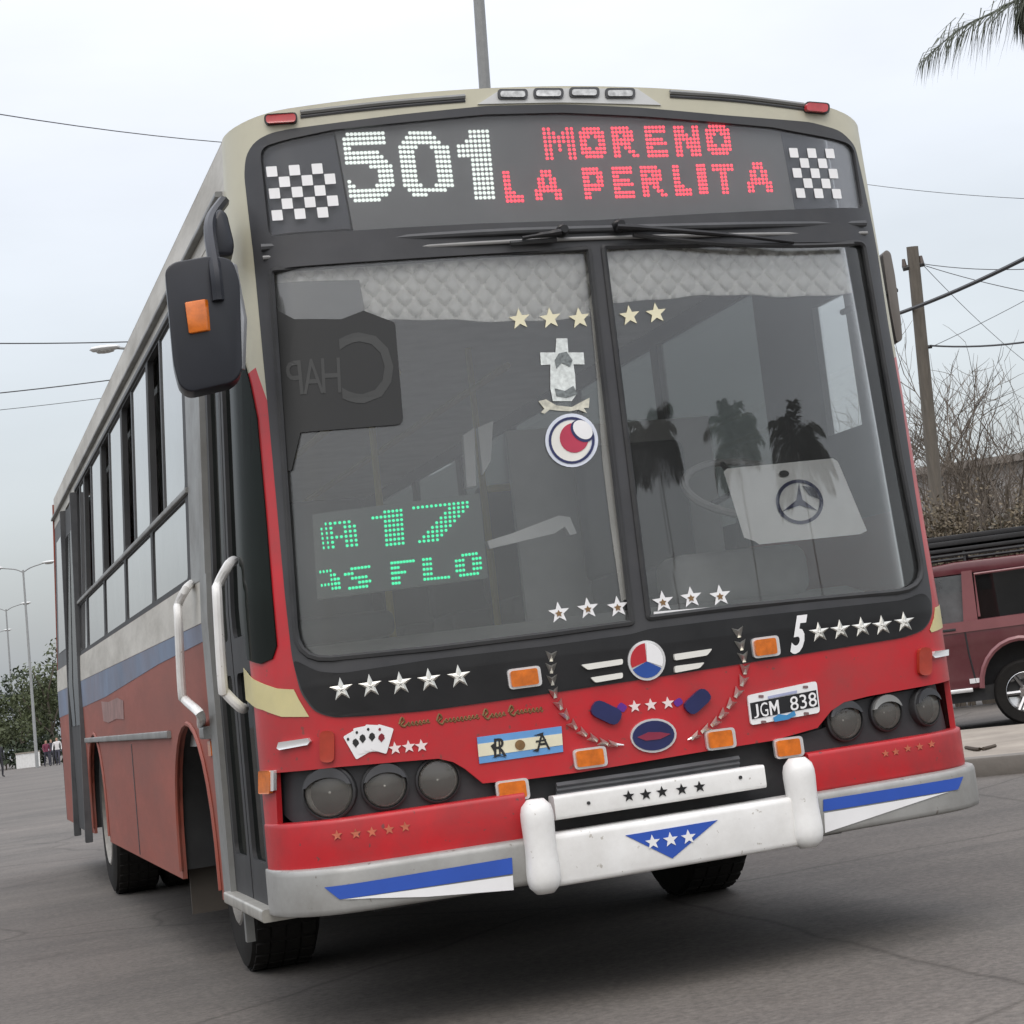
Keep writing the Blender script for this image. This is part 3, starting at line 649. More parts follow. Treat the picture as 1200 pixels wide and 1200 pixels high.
# garlands of silver arrow links
for path in ([(646, 768), (646, 782), (647, 796), (649, 811), (655, 825), (662, 837), (671, 849), (682, 858), (694, 865), (706, 870), (717, 872)],
             [(865, 740), (868, 755), (871, 769), (873, 783), (871, 797), (865, 811), (857, 824), (848, 836), (839, 846), (828, 854), (816, 862)]):
    for i, (x, y) in enumerate(path):
        a, b_ = path[max(0, i-1)], path[min(len(path)-1, i+1)]; tx, ty = b_[0]-a[0], b_[1]-a[1]; q = math.hypot(tx, ty); tx, ty = tx/q, ty/q; k = 7.0-.25*i; ln = 9
        pts = [(x-ty*k-tx*ln*.6, y+tx*k-ty*ln*.6), (x-tx*ln*.25, y-ty*ln*.25), (x+ty*k-tx*ln*.6, y-tx*k-ty*ln*.6), (x+ty*2+tx*ln*.8, y-tx*2+ty*ln*.8), (x-ty*2+tx*ln*.8, y+tx*2+ty*ln*.8)]
        V = [skin(*sz(px, py, .008), .008) for px, py in pts]; c0 = sz(x, y, .02); V.append(skin(c0[0], c0[1], .026))
        P('garland_link', (V, [(j, (j+1) % 5, 5) for j in range(5)]), dullchrome, smooth=0)
for x0, y0, x1, y1 in ((717, 872, 731, 873), (816, 862, 806, 867)): P('garland_tip', tube([skin(*sz(x0, y0, .01), .01), skin(*sz(x1, y1, .006), .006)], [.006, .002], 6), chrome)
# small hood ornaments
for x, y in ((744, 828), (763, 826), (783, 824)): P('star', psheet(star(x, y, 7.5, .42), .004, .004, False), pinkwhite)
panel(729, 829, 10, 9, .003, .003, purple, 'purple_sticker', rot=.6, rr=3); panel(795, 823, 10, 8, .003, .003, purple, 'purple_sticker', rot=-.6, rr=3)
panel(711, 835, 36, 20, .016, .016, navy, 'oval_ornament', rot=.45, rr=9); panel(818, 822, 33, 18, .016, .016, navy, 'oval_ornament', rot=-.75, rr=8)
ob = P('oval_badge', psheet(ell(766, 862, 27, 20, -.1), .008, .008, False), chrome); P('badge_field', psheet(ell(766, 862, 24.5, 17.5, -.1), .012, .004, False), navy, ob)
P('badge_band', psheet([(747, 864), (760, 858), (774, 858), (786, 860), (774, 866), (757, 868)], .014, .002, False), mat('maroon_print', (.22, .02, .05), .4), ob)
# licence plate
pl = P('licence_plate', psheet(rounded([(876, 815), (957, 798), (961, 835), (880, 850)], 4, 3), .010, .008, False), whiteplain)
P('plate_field', psheet([(879, 824), (956.5, 808.5), (959, 828), (881.5, 843)], .0115, .0015, False), mat('plate_black', (.01, .01, .012), .4), pl)
P('plate_text', text_on('J', (882, 826), (888, 824.8), (884, 842), .0135), whiteplain, pl)
P('plate_text', text_on('G', (890, 824), (899, 822.4), (892, 840.5), .0135), whiteplain, pl)
f = pxmap((901, 822), (912, 820), (903, 838.5))
P('plate_text', psheet([f(u_, v_) for u_, v_ in ((0, 0), (.2, 0), (.5, .45), (.8, 0), (1, 0), (1, 1), (.8, 1), (.8, .36), (.5, .78), (.2, .36), (.2, 1), (0, 1))], .0135, .001, False), whiteplain, pl)
P('plate_text', text_on('838', (925, 817), (956, 810.5), (927, 833.5), .0135, 0, False, .003), whiteplain, pl)
P('plate_print', psheet([(906, 841), (913, 837), (922, 838), (931, 833), (933, 838), (924, 843), (908, 846)], .0145, .001, False), mat('plate_blue', (.05, .25, .5), .4), pl)
P('plate_print', psheet([(900, 816), (934, 809), (934, 812), (900, 819)], .0120, .001, False), mat('plate_bluegrey', (.35, .38, .55), .4), pl)
for x, y in ((892, 816), (944, 805), (895, 846), (945, 836)): panel(x, y, 6, 3, .012, .001, mat('plate_screw', (.2, .12, .12), .4), 'plate_screw', pl, rr=1)
# flag plate with R, sun and A
fp = P('flag_plate', psheet([(559, 864), (658, 851), (660, 881), (562, 895)], .005, .005, False), mat('flag_blue', (.13, .32, .62), .4))
P('flag_band', psheet([(559.7, 872), (658.5, 859.5), (659.5, 873), (561, 887)], .0062, .001, False), mat('flag_cream', (.74, .70, .52), .45), fp)
inkm = mat('black_ink', (.015, .015, .015), .5)
P('flag_letter', text_on('R', (577, 866), (592, 864), (579, 888), .0072, .1), inkm, fp)
for q in ([(575, 874), (580, 870), (579, 881)], [(577, 888), (584, 884), (594, 888), (586, 886)], [(584, 868), (586, 868), (587, 884), (585, 884)]): P('flag_letter', psheet(q, .0074, .001, False), inkm, fp)
P('flag_letter', text_on('A', (627, 860), (643, 858), (629, 880), .0072), inkm, fp)
for q in ([(625, 862), (637, 858), (636, 862)], [(624, 880), (632, 876), (631, 881)], [(628, 868), (640, 866), (640, 868), (628, 870)]): P('flag_letter', psheet(q, .0074, .001, False), inkm, fp)
P('flag_sun', psheet(ell(609.5, 873, 6, 6, n=14), .0072, .001, False), gold, fp)
# playing cards
for x, y, a, m_ in ((418, 872, -.52, 'b'), (426, 867, -.2, 'b'), (437, 865, .05, 'b'), (448, 866, .28, 'r')):
    k = {418: .0, 426: .0012, 437: .0024, 448: .0036}[x]
    cdp = panel(x, y, 19, 31, .003+k, .002, whiteplain, 'card', rot=a, rr=2)
    ink = inkm if m_ == 'b' else mat('dark_red_ink', (.2, .01, .02), .5)
    q = ell(x-1, y-2, 3.6, 4.4, a, 8); P('card_pip', psheet(q, .0042+k, .001, False), ink, cdp)
    P('card_pip', psheet([(x-1, y-7), (x+3, y-1), (x-1, y+4), (x-5, y-1)], .0044+k, .001, False), ink, cdp)
    P('card_pip', psheet(ell(x-6*math.cos(a)+10*math.sin(a), y-6*math.sin(a)-10*math.cos(a), 1.6, 2, 0, 6), .0042+k, .001, False), ink, cdp)
for x, y in ((463, 877), (479, 875), (494, 874)): P('star', psheet(star(x, y, 8, .42), .004, .003, False), pinkwhite)
# faded gold script on the red panel: four worn words, no longer legible
rs = random.Random(3)
for x0, x1, yb in ((468, 502, 852), (512, 560, 848), (566, 592, 842), (596, 636, 838)):
    x = x0; first = True
    while x < x1:
        hgt = 11 if first else 4.5; w = 9 if first else 4
        y = yb-(x-x0)*.13
        pts = [(x, y-hgt*.3), (x+w*.3, y-hgt), (x+w*.6, y-hgt*.6), (x+w*.2, y-hgt*.2), (x+w*.7, y+rs.uniform(-1, 1)), (x+w, y-hgt*.35)]
        P('script_stroke', tube(smooth_path([skin(*sz(a, b_, .001), .001) for a, b_ in pts], 3), .0038 if first else .0022, 4), gold); x += w+.5; first = False
# ---- stickers on the windscreen
pale = mat('pale_sticker', (.62, .66, .64), .5, var=.25, scale=60); palegold = mat('pale_gold_sticker', (.55, .54, .45), .5, var=.3, scale=50)
P('cross_sticker', psheet([(652, 396.5), (665, 396.5), (666, 413), (684, 413), (685, 427), (672, 427), (674, 440), (675, 463), (670, 470), (648, 470), (645, 455), (645, 427), (634, 428), (633, 413), (651, 413)], -.005, .002, False), pale, ws1)
P('ribbon_sticker', psheet([(631, 470), (640, 468), (652, 475), (670, 477), (683, 470), (691, 466), (690, 478), (684, 478), (688, 484), (678, 480), (668, 482), (652, 481), (644, 480), (638, 485), (634, 483), (638, 479)], -.0045, .002, False), palegold, ws1)
for q in ([(655, 414), (664, 412), (671, 422), (668, 430), (658, 425), (652, 432), (650, 422)], [(650, 455), (662, 458), (672, 452), (677, 462), (664, 466), (652, 464)]):
    P('sticker_print', psheet(q, -.003, .001, False), mat('sticker_grey_print', (.16, .18, .18), .5, var=.5, scale=90), ws1)
rs_ = P('round_sticker', psheet(ell(670, 516, 31, 31.5, n=32), -.005, .002, False), mat('sticker_pale_blue', (.62, .66, .74), .5), ws1)
P('sticker_ring', sheet([SZ(ell(670, 516, 27, 27.5, n=32), -.003), SZ(ell(670, 516, 24, 24.5, n=32), -.003)], -.003, .001, False), navy, ws1)
P('sticker_field', psheet(ell(669, 517, 23.5, 24, n=32), -.004, .001, False), mat('sticker_cream', (.72, .71, .66), .5), ws1)
P('sticker_crescent', psheet(ell(673, 513, 17, 17.5, n=24), -.0025, .001, False), mat('sticker_red', (.42, .03, .07), .45), ws1)
P('sticker_lens', psheet(ell(682, 505, 15, 11, .75, n=24), -.0012, .001, False), navy, ws1)
P('sticker_lens', psheet(ell(683, 503.5, 13, 9.5, .75, n=24), .0002, .001, False), whiteplain, ws1)
# ---- roof
def s_of_x(x, z):
    lo_, hi_ = -S0, S0
    for _ in range(40):
        mid = (lo_+hi_)/2
        if skin(mid, z)[0] < x: lo_ = mid
        else: hi_ = mid
    return mid
XL, XR = skin(-S0, 3.0)[0], skin(S0, 2.975)[0]
xs_ = [XL+(XR-XL)*i/40 for i in range(41)]
V, F = [], []
YR = 10.6
for k in range(9):
    for x in xs_:
        z = zroof(x); yf = skin(s_of_x(x, z), z)[1]
        V.append((x, yf if k == 0 else yf+(YR-yf)*(k/8.0), z-(.04 if k == 8 else 0)))
for k in range(8):
    for i in range(40): a = k*41+i; F.append((a, a+1, a+42, a+41))
P('roof', (V, F), sidecream, smooth=50)
# ---- kerb-side wall (left in the photograph)
def srect(y0, y1, z0, z1): return [(ys(y1), z0), (ys(y0), z0), (ys(y0), z1), (ys(y1), z1)]
TOP = zroof(XL)-.002
P('side_roof_strip', sheet([srect(Y0, YR, 2.745, TOP)], 0, .03), sidecream)
P('gutter', sweep(ys(YR), ys(Y0+.05), prof(-.005, .028, 2.815, 2.835, .006), step=.3), grey)
P('window_rail', sweep(ys(8.0), ys(1.66), prof(-.005, .012, 2.735, 2.760, .004), step=.3), dkgrey)
bays = [(1.80, 3.06), (3.15, 4.40), (4.50, 5.76), (5.86, 7.16), (7.27, 7.86)]
holes = []
for y0, y1 in bays: holes += [rounded(srect(y0, y1, 1.965, 2.725), .03, 3), rounded(srect(y0, y1, 1.60, 1.92), .03, 3)]
wf = P('window_frame', sheet([srect(1.64, 7.90, 1.575, 2.745)]+holes, 0, .03), rubber)
for i, (y0, y1) in enumerate(bays):
    ym = y0+(y1-y0)*(.58 if i else .60)
    P('sliding_pane', sheet([srect(y0-.005, ym, 1.96, 2.73)], -.006, .004), sideglass, wf)
    P('fixed_pane', sheet([srect(ym-.02, y1+.005, 1.96, 2.73)], -.045, .004), tintglass, wf)
    P('pane_stile', sheet([srect(ym-.02, ym+.02, 1.965, 2.725)], .0, .02), dkgrey, wf)
    P('lower_pane', sheet([srect(y0-.005, y1+.005, 1.595, 1.925)], -.006, .004), sideglass, wf)
P('window_sill', sweep(ys(7.9), ys(1.66), prof(-.005, .016, 1.93, 1.952, .004), step=.3), grey)
# lower wall with two wheel arches cut out
def arch(yc, r, zb_): return [(ys(yc+r*1.0), zb_)]+[(ys(yc+r*math.cos(a)), .40+(1.03-.40)*math.sin(a)**.8) for a in [math.pi*i/14 for i in range(1, 14)]]+[(ys(yc-r), zb_)]
AF, AR = 2.12, 7.08
zs0 = .365
lowp = [(ys(YR), zs0)]+arch(AR, .63, zs0)+arch(AF, .62, zs0)+[(ys(1.36), zs0), (ys(1.36), 1.575), (ys(YR), 1.575)]
lowp = [q for q in lowp]
P('side_panel', sheet([lowp], 0, .02), sidered)
P('cream_band', sheet([[(ys(YR), 1.40), (ys(1.40), 1.40), (ys(1.40), 1.573), (ys(YR), 1.573)]], .003, .003), sidecream)
P('blue_band', sheet([[(ys(YR), 1.19), (ys(6.0), 1.24), (ys(3.0), 1.31), (ys(1.40), 1.33), (ys(1.40), 1.398), (ys(YR), 1.398)]], .002, .002), sideblue)
P('side_moulding', sweep(ys(7.75), ys(2.74), prof(0, .018, .975, 1.008, .006), step=.3), grey)
P('side_moulding', sweep(ys(1.50), ys(1.38), prof(0, .035, .965, 1.012, .01), step=.3), grey)
for yc, r in ((AF, .62), (AR, .63)):
    path = [skin(ys(yc+r*math.cos(a)), .40+(1.03-.40)*math.sin(a)**.8, .004) for a in [math.pi*i/16 for i in range(17)]]
    P('arch_lip', tube(path, .010, 6), sidered)
    V, F = [], []
    for a in [math.pi*i/14 for i in range(15)]:
        for d_ in (.0, -.5): q = skin(ys(yc+(r+.02)*math.cos(a)), .40+(1.05-.40)*math.sin(a)**.8, d_-.02); V.append(q)
    P('wheel_well', (V, [(2*i, 2*i+1, 2*i+3, 2*i+2) for i in range(14)]), rubber)
P('side_reflector', sheet([srect(1.42, 1.50, .90, .955)], .008, .008), amber)
for y0 in (4.6,): P('panel_seam', sweep(ys(y0), ys(y0-.012), prof(0, .004, .38, .955, .001), step=.01), dkgrey)
# faded worn lettering on the side wall, too rubbed off to read
fl = mat('rubbed_off_grey', (.25, .13, .115), .5, var=.35, scale=9)
P('faded_mark', sheet([[(ys(6.25), 1.10), (ys(5.9), 1.085), (ys(5.35), 1.10), (ys(4.9), 1.09), (ys(4.85), 1.19), (ys(5.2), 1.215), (ys(5.8), 1.205), (ys(6.3), 1.22)]], .003, .002), fl)
# rear service door and tail panel
P('rear_door', sheet([srect(7.92, 9.05, .36, 2.70)], .012, .03), rubber)
for y0 in (7.99, 8.55): P('door_window', sheet([srect(y0, y0+.44, 1.1, 2.5)], .016, .004), tintglass)
for y0, y1 in ((7.90, 7.945), (9.03, 9.08)): P('door_frame', sweep(ys(y1), ys(y0), prof(0, .05, .30, 2.72, .01), step=.02), dkgrey)
P('tail_side_panel', sheet([srect(9.08, YR, 1.57, 2.745)], -.002, .03), dkgrey)
P('tail_window', sheet([srect(9.3, 10.3, 1.7, 2.6)], .002, .003), sideglass)
# ---- front door
P('door_header', sheet([[(ys(1.66), 2.60), (ys(Y0), 2.60), (ys(Y0), 2.745), (ys(1.66), 2.745)]], -.002, .03), sidecream)
P('door_jamb', sheet([srect(1.24, 1.66, 1.56, 2.61)], .006, .03), grey)
P('door_jamb', sheet([srect(1.20, 1.385, .40, 1.57)], .008, .03), grey)
for y0, y1 in ((.40, .79), (.81, 1.20)):
    fr = P('door_leaf', sheet([srect(y0, y1, .41, 2.60), rounded(srect(y0+.05, y1-.05, 1.30, 2.50), .04, 4), rounded(srect(y0+.05, y1-.05, .55, 1.18), .04, 4)], -.012, .03), rubber)
    P('door_pane', sheet([srect(y0+.04, y1-.04, 1.29, 2.51)], -.026, .004), doorglass, fr)
    P('door_pane', sheet([srect(y0+.04, y1-.04, .54, 1.19)], -.026, .004), doorglass, fr)
# corner post and corner glass between door and windscreen
P('corner_post', sheet([[(ys(.40), hl_l[0][1]), (-SE, hl_l[0][1]), (-SE, 2.60), (ys(.40), 2.60)]], -.003, .03), rubber)
CGS = SZ([(283, 412), (293, 450), (301, 490), (311, 600), (319, 700), (324, 757), (319, 772), (306, 778), (290, 772)], .004)+[(-S0-.02, 1.23), (-S0-.02, 2.30)]
P('corner_window', sheet([CGS], .006, .005), doorglass)
P('corner_backing', sheet([CGS], .0008, .0006), mat('dark_green_black', (.02, .027, .024), .5))
P('corner_lower', sheet([[(ys(.40), zb), (-SE, zb), (-SE, hl_l[0][1]), (ys(.40), hl_l[0][1])]], -.003, .03), rubber)
P('door_step', sweep(ys(1.24), ys(.36), prof(-.12, .03, .375, .415, .008), step=.1), mat('worn_step_metal', (.45, .44, .40), .4, metal=.5, var=.2, scale=15))
P('step_bracket', box(-1.23, -1.20, 1.10, 1.14, .24, .39), grey)
# white grab handles
for pts in ([(276, 657, 0), (270, 662, .03), (258, 685, .06), (257, 700, .07), (263, 800, .07), (267, 812, .06), (283, 828, .02), (288, 830, 0)], [(226, 684, 0), (220, 690, .04), (211, 708, .06), (211, 725, .07), (215, 808, .07), (219, 820, .06), (236, 836, .05), (238, 850, .01)]):
    P('grab_handle', tube(smooth_path([skin(*sz(x, y, o_), o_+.006) for x, y, o_ in pts], 5), .017, 10), white)
# ---- mirror on the kerb side
MP = [(193, 316), (203, 307), (248, 299), (272, 303), (281, 330), (284, 435), (274, 448), (222, 460), (210, 452), (203, 425)]
def slab(pts, y0, y1, bev=.012):
    a = [tuple(at_y(x, y, y0)) for x, y in pts]; n_ = len(a)
    d_ = y1-y0; b_ = [(q[0]+.015, q[1]+d_, q[2]) for q in a]
    return bevel((a+b_, [tuple(range(n_)), tuple(range(n_, 2*n_))[::-1]]+[(i, n_+i, n_+(i+1) % n_, (i+1) % n_) for i in range(n_)]), bev, 3)
navyblack = mat('mirror_housing', (.010, .012, .018), .38, var=.2, scale=6)
mir = P('mirror', slab(rounded(MP, 9, 3), -.03, .10, .022), navyblack)
P('mirror_face', slab([(203, 318), (270, 312), (276, 436), (218, 446)], .103, .108, .001), chrome, mir)
rf = P('mirror_reflector', slab([(216, 354), (240, 350), (243, 387), (221, 391)], -.042, -.026, .004), amber, mir)
P('mirror_edge', slab([(268, 306), (274, 308), (286, 372), (284, 432), (281, 432), (280, 370)], -.01, .02, .003), mat('mirror_edge_grey', (.42, .43, .44), .35, metal=.4), mir)
arm = smooth_path([at_y(262, 236, .25), at_y(248, 256, .14), at_y(246, 275, .06), at_y(252, 315, -.035), at_y(256, 352, -.04)], 6)
P('mirror_arm', tube(arm, [.02]*len(arm), 8), navyblack, mir)
P('mirror_bracket', slab([(246, 262), (256, 242), (266, 248), (275, 285), (273, 300), (248, 300)], .12, .30, .02), navyblack, mir)
# mirror on the driver's side, seen edge-on behind the pillar
mr_ = P('mirror', slab(rounded([(1034, 297), (1039, 292), (1044, 296), (1049, 322), (1056, 375), (1058, 398), (1051, 402), (1043, 360)], 4, 3), .62, .70, .006), mat('brown_grey_housing', (.16, .145, .13), .5))
P('mirror_arm', tube([(1.19, .55, 2.3), tuple(at_y(1050, 340, .66))], .012, 8), rubber, mr_)
# ---- driver's side wall (hidden in the photograph apart from the cab window)
def r2(y0, y1, z0, z1): return [(S0+y0-Y0, z0), (S0+y1-Y0, z0), (S0+y1-Y0, z1), (S0+y0-Y0, z1)]
P('side_roof_strip', sheet([r2(Y0, YR, 2.70, zroof(XR)-.002)], 0, .03), sidecream)
rh = [r2(.60, .93, 1.86, 2.40)]+[r2(1.5+1.3*k, 2.7+1.3*k, 1.62, 2.60) for k in range(6)]
wr = P('window_frame', sheet([r2(Y0, YR, 1.50, 2.72)]+rh, 0, .03), rubber)
for k, q in enumerate(rh): P('side_pane', sheet([[(a+(.005 if i in (1, 2) else -.005), b_) for i, (a, b_) in enumerate(q)]], -.008, .004), cabglass if k == 0 else tintglass, wr)
P('side_panel', sheet([[(S0, zs0)]+[(-s, z) for s, z in (arch(AF, .62, zs0)[::-1]+arch(AR, .63, zs0)[::-1])]+[(S0+YR-Y0, zs0), (S0+YR-Y0, 1.50), (S0, 1.50)]], 0, .02), sidered)
# tail
tm = tumble(2.7)
rv = [(-1.25, YR, zs0), (1.25, YR, zs0), (1.25, YR, 1.4), (1.25*tm, YR, 2.95), (-1.25*tm, YR, 2.95), (-1.25, YR, 1.4)]
P('rear_panel', (rv+[(x, y-.03, z) for x, y, z in rv], [tuple(range(6)), tuple(range(6, 12))[::-1]]+[(i, (i+1) % 6, (i+1) % 6+6, i+6) for i in range(6)]), sidered)
P('rear_window', box(-.95, .95, YR+.002, YR+.008, 1.7, 2.55), tintglass)
# ---- chassis, floor, axles, wheels
P('floor', box(-1.20, 1.20, .30, YR-.05, .93, .98), interior)
P('chassis', box(-.55, .55, .45, YR-.3, .50, .90, .05), rubber)
P('underfloor_light_blocker', box(-1.12, 1.12, 2.95, 6.25, .42, .92), rubber); P('underfloor_light_blocker', box(-1.12, 1.12, .45, 1.30, .46, .92), rubber); P('underfloor_light_blocker', box(-1.12, 1.12, 7.95, 10.3, .45, .92), rubber)  # unseen boxes added to block light and deepen the shade under the bus
P('front_valance', box(-.95, .72, .20, .40, .37, .90), rubber)
tprof = [(.30, -.14), (.42, -.145), (.465, -.13), (.48, -.10), (.484, 0), (.48, .10), (.465, .13), (.42, .145), (.30, .14)]
rprof = [(.31, .135), (.29, .145), (.27, .10), (.16, .04), (.14, .09), (.09, .11), (.001, .11)]
def wheel(x, y, dual=False, turn=0.0):
    sgn = -1 if x < 0 else 1; c_, s_ = math.cos(turn), math.sin(turn)
    ax = np.array([sgn*c_, sgn*s_, 0]); ay = np.array([-s_, c_, 0]); o_ = np.array([x, y, .484])
    wh = P('wheel', xform(lathe(tprof, 40, True), o_, ay, (0, 0, 1), ax), tyre)
    tv = []
    for k in range(36):                                       # tread blocks
        a = 2*math.pi*k/36
        for w in (-.09, -.03, .03, .09):
            e_ = np.array([math.cos(a), math.sin(a)]); tq = np.array([-e_[1], e_[0]])
            b_ = box(-.030, .030, w-.026, w+.026, .478, .4865)
            tv.append(([(e_[0]*v[2]+tq[0]*v[0], e_[1]*v[2]+tq[1]*v[0], v[1]) for v in b_[0]], b_[1]))
    td = P('tread', xform(joinvf(*tv), o_, ay, (0, 0, 1), ax), tyre, wh, smooth=0); td['kind'] = 'stuff'
    rm_ = P('rim', xform(lathe(rprof, 28, False, False), o_, ay, (0, 0, 1), ax), rimm, wh)
    for k in range(8):
        a = 2*math.pi*k/8; q = o_+ay*.115*math.cos(a)+np.array([0, 0, 1])*.115*math.sin(a)+ax*.085
        P('wheel_nut', xform(lathe([(.013, 0), (.013, .03)], 6), q, ay, (0, 0, 1), ax), rimm, wh)
wheel(-.955, AF+.12, turn=-.03); wheel(.94, AF+.12, turn=-.03)
wheel(-1.07, AR); wheel(1.07, AR); wheel(-.76, AR); wheel(.76, AR)
P('axle', tube([(-1, AF+.08, .484), (1, AF+.08, .484)], .06, 10), rubber); P('axle', tube([(-1, AR, .484), (1, AR, .484)], .08, 10), rubber)
P('mud_flap', box(-1.21, -.90, AF+.72, AF+.735, .20, .62), mat('brown_mud_flap', (.07, .06, .05), .8))
# ---- cab and saloon behind the glass
P('ceiling', box(-1.12, 1.12, .45, YR-.1, 2.62, 2.65), mat('ceiling_grey', (.55, .55, .54), .7))
dashv = [(.02, .96), (.02, 1.14), (.28, 1.20), (.45, 1.24), (.55, 1.20), (.55, .96)]
V, F = [], []
for i in range(13):
    x = -1.08+2.16*i/12
    for y, z in dashv: V.append((x, y+.06*x*x+.10, z))
for i in range(12):
    for j in range(6): a = i*6+j; b_ = i*6+(j+1) % 6; F.append((a, b_, b_+6, a+6))
F += [tuple(range(6)), tuple(range(72, 78))]
P('dashboard', (V, F), dash, smooth=25)
P('instrument_hood', xform(bevel(box(-.28, .28, -.10, .14, 0, .20), .06, 4), (.62, .62, 1.22), (1, 0, 0), (0, 1, 0), (0, 0, 1)), dash)
swo = at_y(872, 572, .80); ax_ = np.array([0, -.55, .835]); ay_ = np.array([0, .835, .55])
ring = [tuple(np.array(swo)+.235*(math.cos(a)*np.array([1, 0, 0])+math.sin(a)*ay_)) for a in [2*math.pi*i/40 for i in range(41)]]
stw = P('steering_wheel', tube(ring, .016, 8, False), mat('steering_rim', (.30, .30, .29), .4))
for a in (R(90), R(210), R(330)): P('spoke', tube([tuple(swo), tuple(np.array(swo)+.23*(math.cos(a)*np.array([1, 0, 0])+math.sin(a)*ay_))], .012, 6), rubber, stw)
P('steering_hub', xform(lathe([(.06, -.03), (.06, .02), (.04, .035)], 16), swo, (1, 0, 0), ay_, ax_), rubber, stw)
P('steering_column', tube([tuple(swo), (swo[0], swo[1]+.25, 1.0)], .03, 8), rubber)
seatm = mat('dark_seat_vinyl', (.035, .037, .04), .5, var=.2)
def seat(x, y, w, nm):
    st = P(nm, bevel(box(x-w/2, x+w/2, y, y+.45, 1.30, 1.42), .04, 3), seatm); P('backrest', bevel(box(x-w/2, x+w/2, y+.40, y+.50, 1.40, 1.98), .04, 3), seatm, st); P('seat_base', box(x-w/2+.1, x+w/2-.1, y+.08, y+.38, .98, 1.30), dkgrey, st)
seat(.62, 1.15, .5, 'driver_seat')
for k in range(5):
    for x in (-.70, .70): seat(x, 2.4+k*1.1, .85, 'passenger_seat')
P('partition', box(.15, 1.1, 1.80, 1.83, .98, 2.1), interior)
for x in (-.25, .25):
    P('handrail', tube([(x, 2.0, 2.42), (x, 8.5, 2.42)], .017, 8), yellowrail); P('handrail', tube([(x, 2.6, .98), (x, 2.6, 2.62)], .017, 8), yellowrail)
a, b_ = at_y(572, 573, 1.9), at_y(690, 561, 1.9); P('handrail', tube([tuple(a), tuple(b_)], .016, 8), yellowrail)
P('handrail', tube([tuple(b_), (b_[0], b_[1], .98)], .016, 8), yellowrail)
def card(pts, y, th, m, name, parent=BUS):
    a = [tuple(at_y(px, py, y)) for px, py in pts]; n_ = len(a); b_ = [(q[0], q[1]+th, q[2]) for q in a]
    return mk(name, (a+b_, [tuple(range(n_)), tuple(range(n_, 2*n_))[::-1]]+[(i, n_+i, n_+(i+1) % n_, (i+1) % n_) for i in range(n_)]), m, parent, 0)
wp_ = mat('white_plastic', (.72, .73, .72), .4, var=.05)
card([(543, 510), (556, 501), (558, 569), (547, 571)], .95, .03, wp_, 'bright_slit_panel'); card([(560, 501), (578, 493), (575, 540), (566, 556)], .97, .03, wp_, 'bright_slit_panel')  # white panels added in place of bright far-window slits between the seats
card([(571, 634), (600, 625), (655, 604), (668, 606), (676, 625), (668, 627), (662, 617), (650, 625), (574, 643)], .36, .03, wp_, 'dash_lever')
# ---- things hung or laid behind the windscreen (things of their own)
def own(vf, name, m, label, cat, group=None, smooth=35):
    V = np.array(vf[0]); c_ = ((V[:, 0].min()+V[:, 0].max())/2, (V[:, 1].min()+V[:, 1].max())/2, V[:, 2].min())
    return tag(mk(name, vf, m, None, smooth, loc=tuple(float(q) for q in c_)), label, cat, group)
def curtain(TL, TR, BL, BR, nu, nv, cell, label):
    V, F = [], []; TL, TR, BL, BR = (np.array(q, float) for q in (TL, TR, BL, BR))
    for j in range(nv+1):
        for i in range(nu+1):
            u, v_ = i/nu, j/nv; q = (TL*(1-u)+TR*u)*(1-v_)+(BL*(1-u)+BR*u)*v_
            a = u*cell[0]; b2 = v_*cell[1]
            h_ = min(abs(((a+b2) % 1)-.5), abs(((a-b2) % 1)-.5)); h_ = .5-abs(.5-h_)
            e_ = max(abs(((a+b2) % 1)-.5), abs(((a-b2) % 1)-.5))
            puff = .024*(1-(2*abs(((a+b2) % 1)-.5))**4)*(1-(2*abs(((a-b2) % 1)-.5))**4)
            wob = 2.5*math.sin(u*9+1)*v_+.8*math.sin(u*31)
            o_ = -.075+puff+.006*math.sin(u*14); s, z = sz(q[0], q[1]+wob, o_); V.append(skin(s, z, o_))
    for j in range(nv):
        for i in range(nu): a = j*(nu+1)+i; F.append((a, a+1, a+nu+2, a+nu+1))
    n_ = len(V); V += [(x, y+.012, z) for x, y, z in V]; F += [tuple(k+n_ for k in f_[::-1]) for f_ in F]
    return own((V, F), 'curtain', fabric, label, 'curtain', smooth=60)
curtain((312, 306), (694, 284), (326, 380), (697, 372), 150, 36, (16, 3), 'white quilted valance behind the pane with the green sign')
curtain((700, 284), (1014, 278), (706, 352), (1022, 342), 130, 30, (14, 2.6), 'white quilted valance above the steering wheel')
vis = psheet([(322, 332), (421, 328), (428, 366), (402, 376), (368, 380), (345, 377), (325, 368)], -.022, .012)
P('sun_visor', vis, mat('visor_grey', (.22, .225, .225), .5))
brd = psheet(rounded([(322, 362), (345, 374), (400, 374), (426, 364), (463, 378), (473, 497), (352, 507), (341, 553), (330, 548)], [0, 0, 0, 0, 3, 8, 0, 4, 4]), -.001, .005)
bo = own(brd, 'black_sign_board', mat('black_board', (.012, .013, .013), .5), 'black board with faint reversed letters fixed to the windscreen below the grey visor', 'sign')
dk = mat('faint_letter_grey', (.04, .042, .041), .55)
for ch, TL, TR, BL in (('C', (396, 391), (458, 387), (402, 474)), ('H', (376, 420), (398, 419), (378, 461)), ('A', (352, 421), (376, 420), (356, 462)), ('P', (334, 424), (352, 422), (338, 464))):
    lt = mk('board_letter', text_on(ch, TL, TR, BL, .0005, mirror=True), dk, bo, 0)
